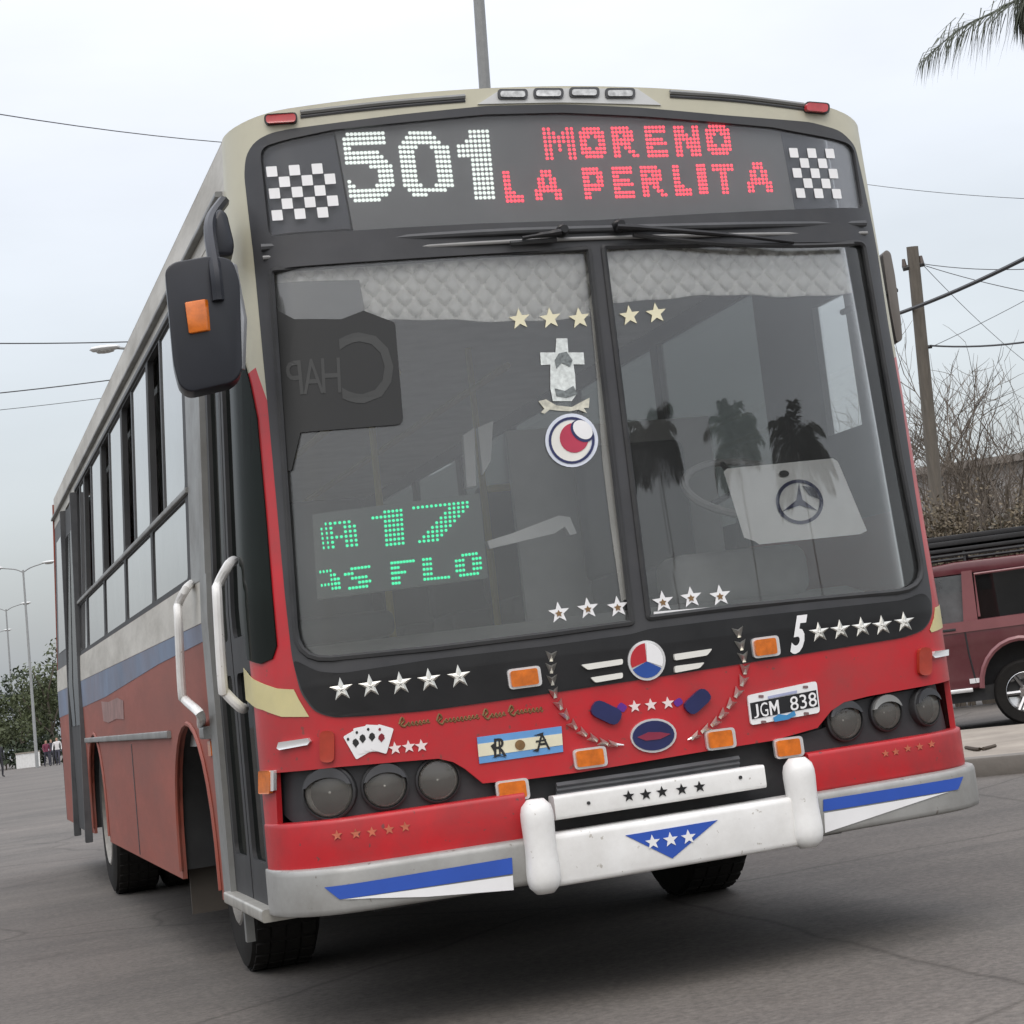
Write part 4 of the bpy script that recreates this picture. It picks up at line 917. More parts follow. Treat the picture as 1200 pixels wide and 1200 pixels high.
# green route sign
sg = own(psheet([(366, 603), (562, 578), (572, 677), (372, 703)], -.10, .05), 'route_sign', ledboard2, 'green lit dot display reading A 17 DE FLO behind the windscreen', 'sign')
G = [(['.XXXXXX.', 'XXX..XXX', 'XXX..XXX', 'XXXXXXXX', 'XXX..XXX', 'XXX..XXX'], (373, 612), (417, 608), (377, 645)),
     (['...XXXXX', 'XXXXXXXX', '...XXXXX', '...XXXXX', '...XXXXX', '...XXXXX', '...XXXXX', '...XXXXX'], (434, 599), (472, 595), (437, 643)),
     (['XXXXXXXXXXXXX', '........XXXXX', '.......XXXXX.', '......XXXXX..', '.....XXXXX...', '....XXXXX....', '...XXXXX.....', '..XXXXX......', '.XXXXX.......'], (482, 593), (550, 586), (484, 638)),
     (['XXXX..', '...XX.', '...XXX', 'XXXXXX', '...XXX'], (373, 668), (397, 665), (376, 694)), (['..XXXXXX', 'XXX.....', '..XXXXX.', '....XXXX', '.XXXXXX.'], (402, 665), (434, 661), (404, 693)),
     (['XXXXXXXX', 'XXX.....', 'XXXXX...', 'XXX.....', 'XXX.....'], (457, 657), (486, 654), (459, 687)), (['XXX.....', 'XXX.....', 'XXX.....', 'XXX.....', 'XXXXXXXX'], (494, 653), (526, 650), (496, 682)), (['..XXXXX.', 'XXX..XXX', 'XXX..XXX', 'XXX..XXX', '.XXXXXX.'], (532, 649), (564, 645), (534, 678))]
for b2, TL, TR, BL in G: mk('led_letter', dots(b2, TL, TR, BL, -.096, .0054), ledg, sg, 0)
# card with the three-pointed emblem, leaning back on the dashboard
def lcard(pts, lift, th):
    V = []
    for d_ in (lift, lift-th):
        for x, y in pts: o_ = -.06-.20*(638-y)/100+d_; q = sz(x, y, o_); V.append(skin(q[0], q[1], o_))
    n_ = len(pts); return V, [tuple(range(n_)), tuple(range(n_, 2*n_))[::-1]]+[(i, n_+i, n_+(i+1) % n_, (i+1) % n_) for i in range(n_)]
co = own(lcard([(848, 553), (852, 549), (976, 537), (982, 541), (1016, 622), (1008, 626), (890, 638), (884, 634), (872, 630)], 0, .004), 'paper_card', paper, 'white card with round three-pointed emblem propped behind the windscreen', 'card', smooth=0)
for i in range(32):
    a, b_ = 2*math.pi*i/32, 2*math.pi*(i+1)/32
    def ep(t_, k): x, y = 28*k*math.cos(t_), 26*k*math.sin(t_); return (937+x*.955-y*.3, 588+x*.3+y*.955)
    if i % 8 == 0:
        ring_ = [ep(a+2*math.pi*j/32, 1) for j in range(9)]+[ep(a+2*math.pi*j/32, .85) for j in range(8, -1, -1)]
        mk('emblem_ring', lcard(ring_, .003, .002), navy, co, 0)
for a in (R(-62), R(58), R(178)):
    mk('emblem_spoke', lcard([(937+4*math.cos(a+1.05), 588+4*math.sin(a+1.05)), (937+24*math.sin(a+1.05), 588-22*math.cos(a+1.05)), (937-4*math.cos(a+1.05), 588-4*math.sin(a+1.05))], .0035, .002), navy, co, 0)
mk('emblem_wing', lcard([(940, 569), (955, 572), (960, 585), (948, 580)], .004, .002), mat('emblem_grey', (.12, .13, .16), .5), co, 0)
mk('card_clip', lcard(ell(919, 555, 6, 4, 0, 10), .006, .004), rubber, co, 0)
# ================================================================= pavement island with kerb, right of the bus
conc = mat('pavement_concrete', (.30, .265, .22), .85, var=.18, scale=2.2, bump=.2, bscale=20, dirt=(.20, .17, .14), dirt_amt=.6)
kerbm = mat('kerb_concrete', (.20, .185, .165), .85, var=.25, scale=3, bump=.25, bscale=15, dirt=(.1, .095, .085), dirt_amt=.6)
ka, kb = at_z(1118, 913, 0.0), at_z(1200, 906, 0.0)
u = (kb-ka)/np.linalg.norm(kb-ka); w = np.array([-u[1], u[0], 0]);  w = w if w[1] > 0 else -w
A = ka-u*1.3; Bq = ka+u*30; wid = 3.6
def prism(pts, z0, z1, bev=0):
    n_ = len(pts); V = [(q[0], q[1], z0) for q in pts]+[(q[0], q[1], z1) for q in pts]
    vf = (V, [tuple(range(n_)), tuple(range(n_, 2*n_))[::-1]]+[(i, n_+i, n_+(i+1) % n_, (i+1) % n_) for i in range(n_)])
    return bevel(vf, bev, 2) if bev else vf
pv = mk('pavement', prism([A+w*.16, Bq+w*.16, Bq+w*wid, A+w*wid], -.02, .115), conc, smooth=0); pv['kind'] = 'structure'
kb_o = None
for k in range(16):                                           # kerbstones
    a = A+u*(k*1.9); b_ = a+u*1.885
    q = prism([a+w*.01*rnd.random(), b_+w*.01*rnd.random(), b_+w*.155, a+w*.155], -.02, .125+.004*rnd.random(), .018)
    mk('kerbstone', q, kerbm, pv)
st = at_z(1150, 880, .115)
own(tube(smooth_path([tuple(at_z(1132, 876, .125)), tuple(at_z(1148, 878, .13)), tuple(at_z(1166, 874, .125))], 4), .014, 6), 'dry_stick', mat('dry_wood', (.06, .045, .03), .8), 'dry stick lying on the pavement beside the bus', 'stick')
# ================================================================= maroon station wagon behind the bus
maroon = mat('maroon_car_paint', (.115, .022, .030), .3, var=.12, scale=3, coat=.4, dirt=(.13, .07, .065), dirt_amt=.5)
pinkm = mat('maroon_worn_paint', (.24, .09, .095), .35, var=.12, scale=3, coat=.3)
ang = R(31.5); P0 = at_z(1209, 850, .0); e1 = np.array([-math.cos(ang), math.sin(ang), 0]); e2 = np.array([-math.sin(ang), -math.cos(ang), 0])   # forward, towards the camera
CAR = thing('station_wagon', 'maroon station wagon with black loaded roof rack parked behind the bus', 'car', tuple(P0-e2*.8))
CO = P0-e2*.05
def carf(vf): return [tuple(CO+v[0]*e1+v[1]*e2+np.array([0, 0, 1])*v[2]) for v in vf[0]], vf[1]
def cp(name, vf, m, parent=CAR, smooth=35): return mk(name, carf(vf), m, parent, smooth)
def extr(pts, y0, y1, bev=0.0):
    n_ = len(pts); V = [(a, y0, b_) for a, b_ in pts]+[(a, y1, b_) for a, b_ in pts]
    vf = (V, [tuple(range(n_)), tuple(range(n_, 2*n_))[::-1]]+[(i, n_+i, n_+(i+1) % n_, (i+1) % n_) for i in range(n_)])
    return bevel(vf, bev, 2) if bev else vf
def archp(c_, r_, z0): return [(c_+r_*math.cos(a), z0+r_*math.sin(a)*1.05) for a in [math.pi*i/12 for i in range(13)]]
WB, WR = 2.75, .315
prof_b = [(-1.0, .42)]+archp(0, .39, .40)[::-1]+archp(WB, .39, .40)[::-1]+[(WB+.85, .42), (WB+.9, .62), (WB+.85, .88), (WB+.1, 1.00), (1.75, 1.04), (-1.0, 1.07), (-1.05, .7)]
cp('body', extr(prof_b, -1.62, 0, .03), maroon)
cp('waist_strip', extr([(-1.0, .96), (1.75, .94), (1.75, 1.035), (-1.0, 1.065)], -.005, .012), pinkm)
# greenhouse: pillars, roof, glass
def pil(pts, m=maroon): cp('pillar', extr(pts, -.10, -.02), m)
pil([(.36, 1.03), (.50, 1.03), (.45, 1.53), (.35, 1.53)], pinkm); pil([(1.28, 1.03), (1.40, 1.03), (1.05, 1.53), (.98, 1.53)]); pil([(-.98, 1.03), (-.86, 1.03), (-.82, 1.53), (-.92, 1.53)])
cp('roof', extr([(-.95, 1.50), (1.06, 1.50), (.96, 1.60), (.5, 1.63), (-.85, 1.62)], -1.50, -.06, .03), maroon)
winm = glass('car_window', (.10, .11, .11), .9, .05, (.2, .2, .2))
dw = cp('door_window', extr([(.50, 1.04), (1.28, 1.04), (.99, 1.50), (.45, 1.50)], -.07, -.06), glass('car_door_window', (.35, .37, .38), 1.4, .25, (.4, .42, .43)))
rw = cp('rear_side_window', extr([(-.85, 1.07), (.36, 1.05), (.35, 1.50), (-.81, 1.50)], -.07, -.06), winm)
cp('window_trim', joinvf(tube([(.34, -.03, 1.08), (.33, -.03, 1.49), (-.80, -.03, 1.50)], .014, 6)), pinkm, rw)
for x in (-.16, .14): cp('window_bar', tube([(x, -.08, 1.08), (x+.01, -.08, 1.49)], .012, 6), rubber, rw)
cp('cabin_fill', extr([(-.9, .98), (1.3, .98), (.95, 1.48), (-.85, 1.48)], -1.3, -.35), mat('car_cabin_dark', (.02, .02, .021), .7))
cp('windscreen', ([(1.40, -.12, 1.04), (1.40, -1.5, 1.04), (1.05, -1.45, 1.52), (1.05, -.12, 1.52)], [(0, 1, 2, 3)]), winm)
cp('door_seam', tube([(.50, .004, 1.04), (.49, .004, .75), (.46, .004, .46)], .008, 4), rubber)
cp('arch_flare', tube([(.41*math.cos(a), .005, .40+.41*math.sin(a)*1.05) for a in [math.pi*i/14 for i in range(15)]], .028, 6), pinkm)
cp('chrome_sill', bevel(box(.50, 1.9, .0, .02, .375, .415), .006), chrome); cp('underbody', box(-.9, 3.5, -1.5, -.08, .28, .42), rubber); cp('wheel_arch_liner', box(-.6, 3.3, -1.35, -.27, .40, .95), rubber)
cp('side_plate', box(.42, .52, .0, .01, .455, .50), whiteplain)
cp('mirror', bevel(box(.98, 1.10, .02, .16, 1.06, 1.20), .02), rubber)
cp('door_handle', bevel(box(.58, .72, .0, .02, .97, .995), .006), rubber)
def cwheel(x, y):
    wh = cp('wheel', [([(v[0]+x, v[2]+y, v[1]+WR) for v in lathe([(.2, -.1), (.285, -.105), (.305, -.08), (.314, 0), (.305, .08), (.285, .105), (.2, .1)], 32, True)[0]]), lathe([(.2, -.1), (.285, -.105), (.305, -.08), (.314, 0), (.305, .08), (.285, .105), (.2, .1)], 32, True)[1]], tyre)
    q = lathe([(.205, .09), (.19, .10), (.175, .03), (.10, .0), (.07, .05), (.001, .055)], 28, False, False); cp('rim', ([(v[0]+x, v[2]+y, v[1]+WR) for v in q[0]], q[1]), carrim, wh)
    for k in range(6):
        a = 2*math.pi*k/6; cp('spoke', tube([(x+.06*math.cos(a), y+.05, WR+.06*math.sin(a)), (x+.19*math.cos(a), y+.085, WR+.19*math.sin(a))], .022, 6), carrim, wh)
for x in (0, WB):
    for y in (-.11, -1.5): cwheel(x, y)
# rack and load
rk = cp('roof_rack', joinvf(tube([(-.9, -.12, 1.70), (1.4, -.12, 1.70)], .018, 6), tube([(-.9, -1.4, 1.70), (1.4, -1.4, 1.70)], .018, 6), *[tube([(x, -.12, 1.58), (x, -.12, 1.72), (x, -1.4, 1.72), (x, -1.4, 1.58)], .014, 6) for x in (-.8, -.2, .4, 1.0)]), rubber)
LD = thing('roof_load', 'black bundled planks tied on the roof rack of the maroon car', 'planks', tuple(P0-e2*.8+np.array([0, 0, 1.73])))
for k in range(7):
    y = -.18-.17*k; z = 1.735+.002*k; 
    mk('plank', carf(bevel(box(-1.0+.05*rnd.random(), 1.6+.1*rnd.random(), y-.075, y+.075, z, z+.035+.01*(k % 2)), .006)), mat('black_board_wood', (.018, .018, .019), .6, var=.3), LD)
for k in range(4):
    y = -.25-.28*k; mk('plank', carf(bevel(box(-.9, 1.5+.1*rnd.random(), y-.10, y+.10, 1.795, 1.845), .006)), mat('black_board_wood', (.018, .018, .019), .6), LD)
for k in range(4):
    y = -.3-.25*k; mk('plank', carf(bevel(box(-.95+.1*rnd.random(), 1.35+.2*rnd.random(), y-.09, y+.09, 1.85, 1.89+.02*rnd.random()), .006)), mat('black_board_wood', (.018, .018, .019), .6), LD)
# ================================================================= poles, lamps, cables
polem = mat('weathered_pole_wood', (.13, .115, .095), .85, var=.2, scale=3, stretch=(6, 6, .5)); concp = mat('grey_lamp_post', (.28, .29, .29), .6, var=.1)
def depth_pt(px, py, d): 
    r_ = ray(px, py); return CAM+r_*d
# utility pole right
dU = 33.; tp = depth_pt(1069, 289, dU); bs = np.array([tp[0], tp[1], gz(tp[0], tp[1])]); q = depth_pt(1099, 600, dU)
lean_ = (np.array([tp[0], tp[1]])-np.array([q[0], q[1]]))/(tp[2]-q[2]); bs = np.array([tp[0]-lean_[0]*(tp[2]-bs[2]), tp[1]-lean_[1]*(tp[2]-bs[2]), bs[2]])
UP = thing('utility_pole', 'weathered wooden utility pole rising behind the bare tree', 'pole', tuple(bs))
pth = [bs+(tp-bs)*k/6 for k in range(7)]; mk('pole', tube(pth, [.135-.005*k for k in range(7)], 10), polem, UP)
c1, c2 = depth_pt(1058, 315, dU), depth_pt(1083, 309, dU); mk('crossarm', tube([tuple(c1), tuple(c2)], .05, 6), mat('dark_iron', (.05, .05, .05), .6), UP)
for px, py in ((1060, 313), (1080, 309)):
    i_ = depth_pt(px, py, dU); mk('insulator', tube([tuple(i_), tuple(i_+np.array([0, 0, .14]))], [.05, .03], 8), mat('insulator_dark', (.08, .06, .05), .3), UP)
c1, c2 = depth_pt(1078, 408, dU), depth_pt(1092, 406, dU); mk('bracket', tube([tuple(c1), tuple(c2)], .035, 6), mat('dark_iron', (.05, .05, .05), .6), UP)
cabm = mat('cable_black', (.035, .035, .037), .6)
def cable(a, b_, rad, label, sag=.3, grp=None):
    a, b_ = np.array(a, float), np.array(b_, float); pts = [tuple(a+(b_-a)*k/14-np.array([0, 0, sag*4*(k/14)*(1-k/14)])) for k in range(15)]
    return own((lambda T: T)(tube(pts, rad, 5)), 'overhead_cable', cabm, label, 'cable', grp)
hd = depth_pt
cable(hd(1046, 370, 34), hd(1320, 238, 24), .035, 'thick dark service cable rising from the utility pole', .1)
cable(hd(1080, 309, dU), hd(1330, 300, 27), .007, 'upper thin wire leaving the crossarm of the utility pole', .15)
cable(hd(1083, 311, dU), hd(1330, 360, 27), .007, 'lower thin wire leaving the crossarm of the utility pole', .1)
cable(hd(1090, 405, dU), hd(1330, 372, 26), .016, 'cable leaving the bracket halfway down the utility pole', .15)
cable(hd(1084, 410, dU), hd(1330, 275, 40), .006, 'thin wire slanting up behind the bare tree branches', .1)
cable(hd(1083, 312, dU), hd(1210, 430, 45), .006, 'thin wire slanting down from the crossarm into the branches', .1)
cable(hd(1000, 214, 40), hd(1330, 236, 34), .006, 'faint wire beside the checkered display corner of the bus roof', .1)
cable(hd(-150, 108, 22), hd(420, 172, 40), .008, 'wire meeting the front corner of the cream bus roof', .2)
cable(hd(-150, 400, 40), hd(300, 394, 44), .014, 'upper of the cables running behind the bus roof beside the lamp head', .1)
cable(hd(-150, 474, 40), hd(300, 420, 44), .013, 'cable slanting up behind the weathered bus side below the lamp head', .1)
cable(hd(-150, 494, 40), hd(300, 440, 46), .007, 'faint lowest cable crossing behind the weathered bus side', .1)
# mast behind the bus roof
mt, mb_ = hd(555, -90, 34), hd(568, 100, 34); k_ = (mt-mb_)/(mt[2]-mb_[2]); bs = mb_-k_*(mb_[2]-gz(*mb_[:2]))
own(tube([tuple(bs), tuple(mb_), tuple(mt), tuple(mt+k_*2)], [.14, .105, .095, .09], 10), 'mast', concp, 'grey steel mast standing behind the roof of the bus', 'mast')
# street lamps: one double-headed kind, a row receding along the avenue
lampw = mat('lamp_head_white', (.62, .63, .62), .45, var=.08)
def street_lamp(base, h, az, tilt):
    o_ = thing('street_lamp', 'x', 'street lamp', tuple(base), 'double street lamps along the avenue')
    base = np.array(base); top_ = base+np.array([tilt[0]*h, tilt[1]*h, h]); mk('post', tube([tuple(base), tuple(base*.5+top_*.5), tuple(top_)], [.11, .085, .06], 10), concp, o_)
    d_ = np.array([math.cos(az), math.sin(az), 0])
    for sg_ in (-1, 1):
        e_ = top_+d_*sg_*1.35+np.array([0, 0, .28]); mk('arm', tube(smooth_path([tuple(top_-np.array([0, 0, .15])), tuple(top_+d_*sg_*.5+np.array([0, 0, .1])), tuple(e_)], 4), .04, 8), concp, o_)
        hv = lathe([(.001, -.45), (.10, -.40), (.16, -.15), (.17, .1), (.13, .35), (.001, .45)], 12)
        hd_ = mk('lamp_head', xform(([(v[0]*1.2, v[1]*.55, v[2]) for v in hv[0]], hv[1]), e_+d_*sg_*.35+np.array([0, 0, .03]), np.cross([0, 0, 1], d_), np.array([0, 0, 1]), d_*sg_), lampw, o_)
        mk('lamp_glass', xform(([(v[0]*.9, v[1]*.4-.05, v[2]*.6) for v in hv[0]], hv[1]), e_+d_*sg_*.35, np.cross([0, 0, 1], d_), np.array([0, 0, 1]), d_*sg_), clearlens, o_)
    return o_
def lamp_at(px, py, d, label, az=R(-22)):
    tp_ = hd(px, py, d); z0 = gz(tp_[0], tp_[1]); o_ = street_lamp((tp_[0], tp_[1], z0), tp_[2]-z0, az, (0, 0)); o_['label'] = label
lamp_at(27, 668, 121, 'double street lamp standing behind the group of walkers'); lamp_at(7, 714, 157, 'smaller double street lamp beyond the one behind the walkers'); lamp_at(-10, 744, 196, 'most distant double street lamp of the avenue row')
lamp_at(193, 412, 54, 'double street lamp whose head peeks past the bus roof edge')
# ================================================================= trees
bark = mat('grey_brown_bark', (.12, .10, .08), .9, var=.25, scale=6, stretch=(3, 3, .7))
def limb(P_, D, ln, r_, lev, out, rng, spread=.62, up=.05, bend=.34):
    n_ = 4; pts = [P_]; d_ = D/np.linalg.norm(D)
    for k in range(n_):
        d_ = d_+np.array([rng.uniform(-bend, bend), rng.uniform(-bend, bend), rng.uniform(-bend, bend)+up])*.5; d_ /= np.linalg.norm(d_); pts.append(pts[-1]+d_*ln/n_)
    out[lev].append(tube(pts, [r_*(1-.14*k) for k in range(n_+1)], 5 if lev < 2 else 3, False))
    if lev+1 >= len(out): return pts
    for k in range({0: 5, 1: 4, 2: 4, 3: 3}[lev]):
        i_ = rng.randint(1, n_) if lev else rng.randint(2, n_); b_ = pts[i_]
        nd = d_+np.array([rng.uniform(-1, 1), rng.uniform(-1, 1), rng.uniform(-.5, .9)])*spread*1.6
        limb(b_, nd, ln*rng.uniform(.5, .74), max(.007, r_*.52), lev+1, out, rng, spread, up, bend)
    return pts
def bare_tree(base, h, seed, label, stems=3, lvl=4, thin=1.0):
    o_ = thing('bare_tree', label, 'tree', tuple(base), None); rng = random.Random(seed); out = [[] for _ in range(lvl)]
    for k in range(stems):
        a = rng.uniform(0, 6.28); limb(np.array(base)+np.array([math.cos(a)*.15, math.sin(a)*.15, -.05]), np.array([math.cos(a)*.5, math.sin(a)*.5, 1]), h*.46, .09*thin, 0, out, rng)
    mk('trunk', joinvf(*out[0]), bark, o_, 60)
    c_ = mk('crown', joinvf(*[q for L_ in out[1:] for q in L_]), bark, o_, 60); c_['kind'] = 'stuff'; return o_
tb = hd(1122, 640, 36); bare_tree((tb[0], tb[1], gz(tb[0], tb[1])), 7.0, 5, 'leafless many-branched tree beside the utility pole', 4, 5, .8)
tb = hd(1180, 640, 38); bare_tree((tb[0], tb[1], gz(tb[0], tb[1])), 6.4, 11, 'leafless shrubby tree with long arching shoots behind the maroon car', 4, 5, .8)
tb = hd(1085, 640, 46); bare_tree((tb[0], tb[1], gz(tb[0], tb[1])), 8.0, 21, 'thin leafless tree tucked between bus and utility pole', 2, 5, .6)
leafm = mat('dull_green_leaves', (.06, .075, .03), .7, var=.4, scale=.8); leafd = mat('dark_green_leaves', (.035, .05, .025), .7, var=.4, scale=.8); drym = mat('dry_brown_leaves', (.13, .105, .07), .85, var=.45, scale=1.2)
def leaves(c_, rad, n_, size, rng, lump=6):
    V, F = [], []; L_ = [(rng.uniform(-.65, .65), rng.uniform(-.65, .65), rng.uniform(-.6, .7), rng.uniform(.3, .55)) for _ in range(lump*2)]
    for k in range(n_):
        a, b2, z, r_ = rng.choice(L_); th, ph = rng.uniform(0, 6.283), math.acos(rng.uniform(-1, 1)); rr = r_*rng.uniform(.5, 1.05)
        p_ = np.array([c_[0]+rad[0]*(a+rr*math.sin(ph)*math.cos(th)), c_[1]+rad[1]*(b2+rr*math.sin(ph)*math.sin(th)), c_[2]+rad[2]*(z+rr*math.cos(ph))])
        d1 = np.array([rng.gauss(0, 1) for _ in range(3)]); d1 /= np.linalg.norm(d1); d2 = np.cross(d1, [rng.gauss(0, 1) for _ in range(3)]); d2 /= np.linalg.norm(d2)+1e-9; s_ = size*rng.uniform(.6, 1.4)
        b_ = len(V); V += [tuple(p_-d1*s_), tuple(p_+d2*s_*.45), tuple(p_+d1*s_), tuple(p_-d2*s_*.45)]; F.append((b_, b_+1, b_+2, b_+3))
    return V, F
def leafy_tree(px, py, d, h, w_, seed, label, m_=leafm, n_=3000, grp=None, sz_=.17):
    b_ = hd(px, py, d); b_ = np.array([b_[0], b_[1], gz(b_[0], b_[1])]); rng = random.Random(seed); o_ = thing('leafy_tree', label, 'tree', tuple(b_), grp)
    out = [[], []]; limb(b_, np.array([.05, 0, 1.]), h*.55, .16, 0, out, rng, .6); mk('trunk', joinvf(*out[0], *out[1]), bark, o_, 60)
    cr_ = mk('crown', leaves((b_[0], b_[1], h*.62+b_[2]), (w_, w_, h*.42), n_, sz_, rng), m_, o_, 0); cr_['kind'] = 'stuff'
for px, d, h, w_, sd_, lb, m_ in ((-6, 150, 5, 3.5, 1, 'dull green tree beyond the most distant street lamps', leafm), (20, 145, 5.6, 3.6, 2, 'broad green tree over the white wall by the walkers', leafm), (41, 152, 7.2, 3.4, 3, 'tall sparse tree beside the walkers, behind the double street lamp', leafd), (64, 138, 8.4, 3.6, 4, 'olive tree showing past the rear corner of the bus', leafm), (100, 150, 8, 4, 6, 'dark tree half hidden behind the bus tail', leafd)):
    leafy_tree(px, 860, d, h, w_, sd_, lb, m_)
# low white wall far left, with bushes
wa, wb = hd(18, 880, 133), hd(42, 877, 131); wl = [np.array([q[0], q[1], gz(q[0], q[1])]) for q in (wa, wb)]
dv = (wl[1]-wl[0])/np.linalg.norm(wl[1]-wl[0]); nv = np.array([-dv[1], dv[0], 0])
WT = thing('low_wall', 'low whitewashed wall under the far green trees', 'wall', tuple(wl[0]))
mk('wall_face', prism([wl[0], wl[1], wl[1]+nv*.25, wl[0]+nv*.25], wl[0][2]-.3, wl[0][2]+1.0), white, WT, 0); mk('coping', prism([wl[0]-nv*.05, wl[1]-nv*.05, wl[1]+nv*.3, wl[0]+nv*.3], wl[0][2]+1.0, wl[0][2]+1.08), conc, WT, 0)
for px, sd_, lb in ((6, 31, 'low dark bush left of the white wall'), (47, 33, 'low dark bush between white wall and walkers')):
    b_ = hd(px, 878, 136); b_ = np.array([b_[0], b_[1], gz(b_[0], b_[1])]); rng = random.Random(sd_); o_ = thing('bush', lb, 'bush', tuple(b_)); q = mk('foliage', leaves((b_[0], b_[1], b_[2]+1.0), (3.2, 2, 1.1), 700, .22, rng), leafd, o_, 0); q['kind'] = 'stuff'; mk('stem', tube([tuple(b_), tuple(b_+np.array([0, 0, 1]))], .06, 6), bark, o_)
# ================================================================= right background: dry hedge on a wall, houses
h0, h1 = hd(1040, 650, 24.5), hd(1330, 632, 23); n_ = 12
HB = thing('dry_hedge', 'tangled brown hedge running behind the maroon car', 'hedge', (h0[0], h0[1], 0)); rng = random.Random(8); V, F = [], []
for k in range(n_):
    q = h0+(h1-h0)*(k+.5)/n_; hh = 2.4+rng.uniform(-.25, .3); vf = leaves((q[0], q[1], hh*.62), (.75, .8, hh*.40), 3600, .030, rng, 8); V, F = joinvf((V, F), vf)
ql = mk('foliage', (V, F), drym, HB, 0); ql['kind'] = 'stuff'
V, F = [], []
for k in range(n_*2):
    q = h0+(h1-h0)*(k+.5)/n_/2; vf = leaves((q[0], q[1], 1.2), (.6, .7, 1.1), 700, .05, rng, 5); V, F = joinvf((V, F), vf)
ql = mk('inner_foliage', (V, F), mat('hedge_olive', (.07, .062, .042), .9, var=.4), HB, 0); ql['kind'] = 'stuff'
st_ = []
for k in range(60):
    q = h0+(h1-h0)*rng.random(); a = rng.uniform(-.5, .5); st_.append(tube([(q[0], q[1], 0), (q[0]+a*.5, q[1]+rng.uniform(-.3, .3), 1.4), (q[0]+a, q[1]+rng.uniform(-.5, .5), 2.3+rng.random()*.7)], [.025, .018, .006], 4))
mk('stems', joinvf(*st_), bark, HB)['kind'] = 'stuff'
plaster = mat('pale_plaster', (.46, .44, .40), .8, var=.15, scale=1.5, dirt=(.25, .23, .2), dirt_amt=.5)
def house(px, d, w_, dp, h, label, m_, wins, rail=False):
    c_ = hd(px, 600, d); c_ = np.array([c_[0], c_[1], gz(c_[0], c_[1])]); a = math.atan2(c_[0]-CAM[0], c_[1]-CAM[1]); ex = np.array([math.cos(a), -math.sin(a), 0]); ey = np.array([math.sin(a), math.cos(a), 0]); o_ = thing('house', label, 'house', tuple(c_))
    def T(vf): return xform(vf, c_, ex, ey, (0, 0, 1))
    mk('wall', T(box(-w_/2, w_/2, 0, dp, -.3, h)), m_, o_, 0); mk('roof', T(box(-w_/2-.2, w_/2+.2, -.2, dp+.2, h+.002, h+.16)), mat('roof_grey', (.22, .20, .18), .8), o_, 0)
    for x, z, ww, hh in wins:
        f_ = mk('window', T(box(x-ww/2, x+ww/2, -.03, .05, z, z+hh)), mat('window_dark', (.04, .045, .05), .25), o_, 0); mk('sill', T(box(x-ww/2-.08, x+ww/2+.08, -.10, -.032, z-.08, z-.002)), conc, f_, 0); mk('frame', T(box(x-.03, x+.03, -.045, -.031, z, z+hh)), white, f_, 0)
    return o_, T
ho, T = house(1200, 46, 7, 6, 3.4, 'pale flat-roofed house above the dry hedge', plaster, [(-2.5, 1.0, 1.2, 1.2), (1.5, 1.0, 1.2, 1.2)])
mk('water_tank', T(box(-3.0, -2.2, .6, 1.6, 3.57, 4.2, .05)), mat('tank_brown', (.10, .085, .075), .7), ho)
house(1340, 40, 10, 6, 4.4, 'grey house further along the hedge, right of the pale one', mat('grey_plaster', (.3, .29, .28), .85, var=.15), [(-3, 1.3, 1.2, 1.2), (0, 1.3, 1.2, 1.2)])
# ================================================================= palms
palmg = mat('palm_green', (.05, .06, .035), .6, var=.3, scale=5); palmt = mat('palm_trunk', (.12, .10, .08), .9, var=.3, scale=5)
def frond(base, az, el, ln, droop, rng, ll=.55, n_=34, wdt=.016):
    P_ = [np.array(base, float)]; d_ = np.array([math.cos(az)*math.cos(el), math.sin(az)*math.cos(el), math.sin(el)])
    for k in range(n_):
        P_.append(P_[-1]+d_*ln/n_); d_ = d_-np.array([0, 0, droop/n_]); d_ /= np.linalg.norm(d_)
    vf = [tube(P_[::2], [.03*(1-.9*k/len(P_[::2])) for k in range(len(P_[::2]))], 5, False)]; V, F = [], []
    for k in range(3, n_+1):
        t_ = k/n_; tg = P_[k]-P_[k-1]; tg /= np.linalg.norm(tg); sd = np.cross(tg, [0, 0, 1]); sd /= np.linalg.norm(sd)+1e-9; L2 = ll*(math.sin(math.pi*(.12+.80*t_))**.7)*rng.uniform(.8, 1.1)
        for g_ in (-1, 1):
            for rep in range(2):
                q0 = P_[k]-tg*rep*ln/n_*.5; dd = sd*g_*rng.uniform(.55, .9)+tg*.65+np.array([0, 0, rng.uniform(-.35, .25)]); dd /= np.linalg.norm(dd); q1 = q0+dd*L2*.5; dd2 = dd+np.array([0, 0, -.75*rng.uniform(.5, 1.3)]); dd2 /= np.linalg.norm(dd2); q2 = q1+dd2*L2*.55
                wv = np.cross(dd, sd*g_+np.array([0, 0, .5])); wv = wv/(np.linalg.norm(wv)+1e-9)*wdt; b_ = len(V); V += [tuple(q0-wv*.5), tuple(q0+wv*.5), tuple(q1+wv), tuple(q1-wv), tuple(q2)]; F += [(b_, b_+1, b_+2, b_+3), (b_+3, b_+2, b_+4)]
    return joinvf(vf[0], (V, F))
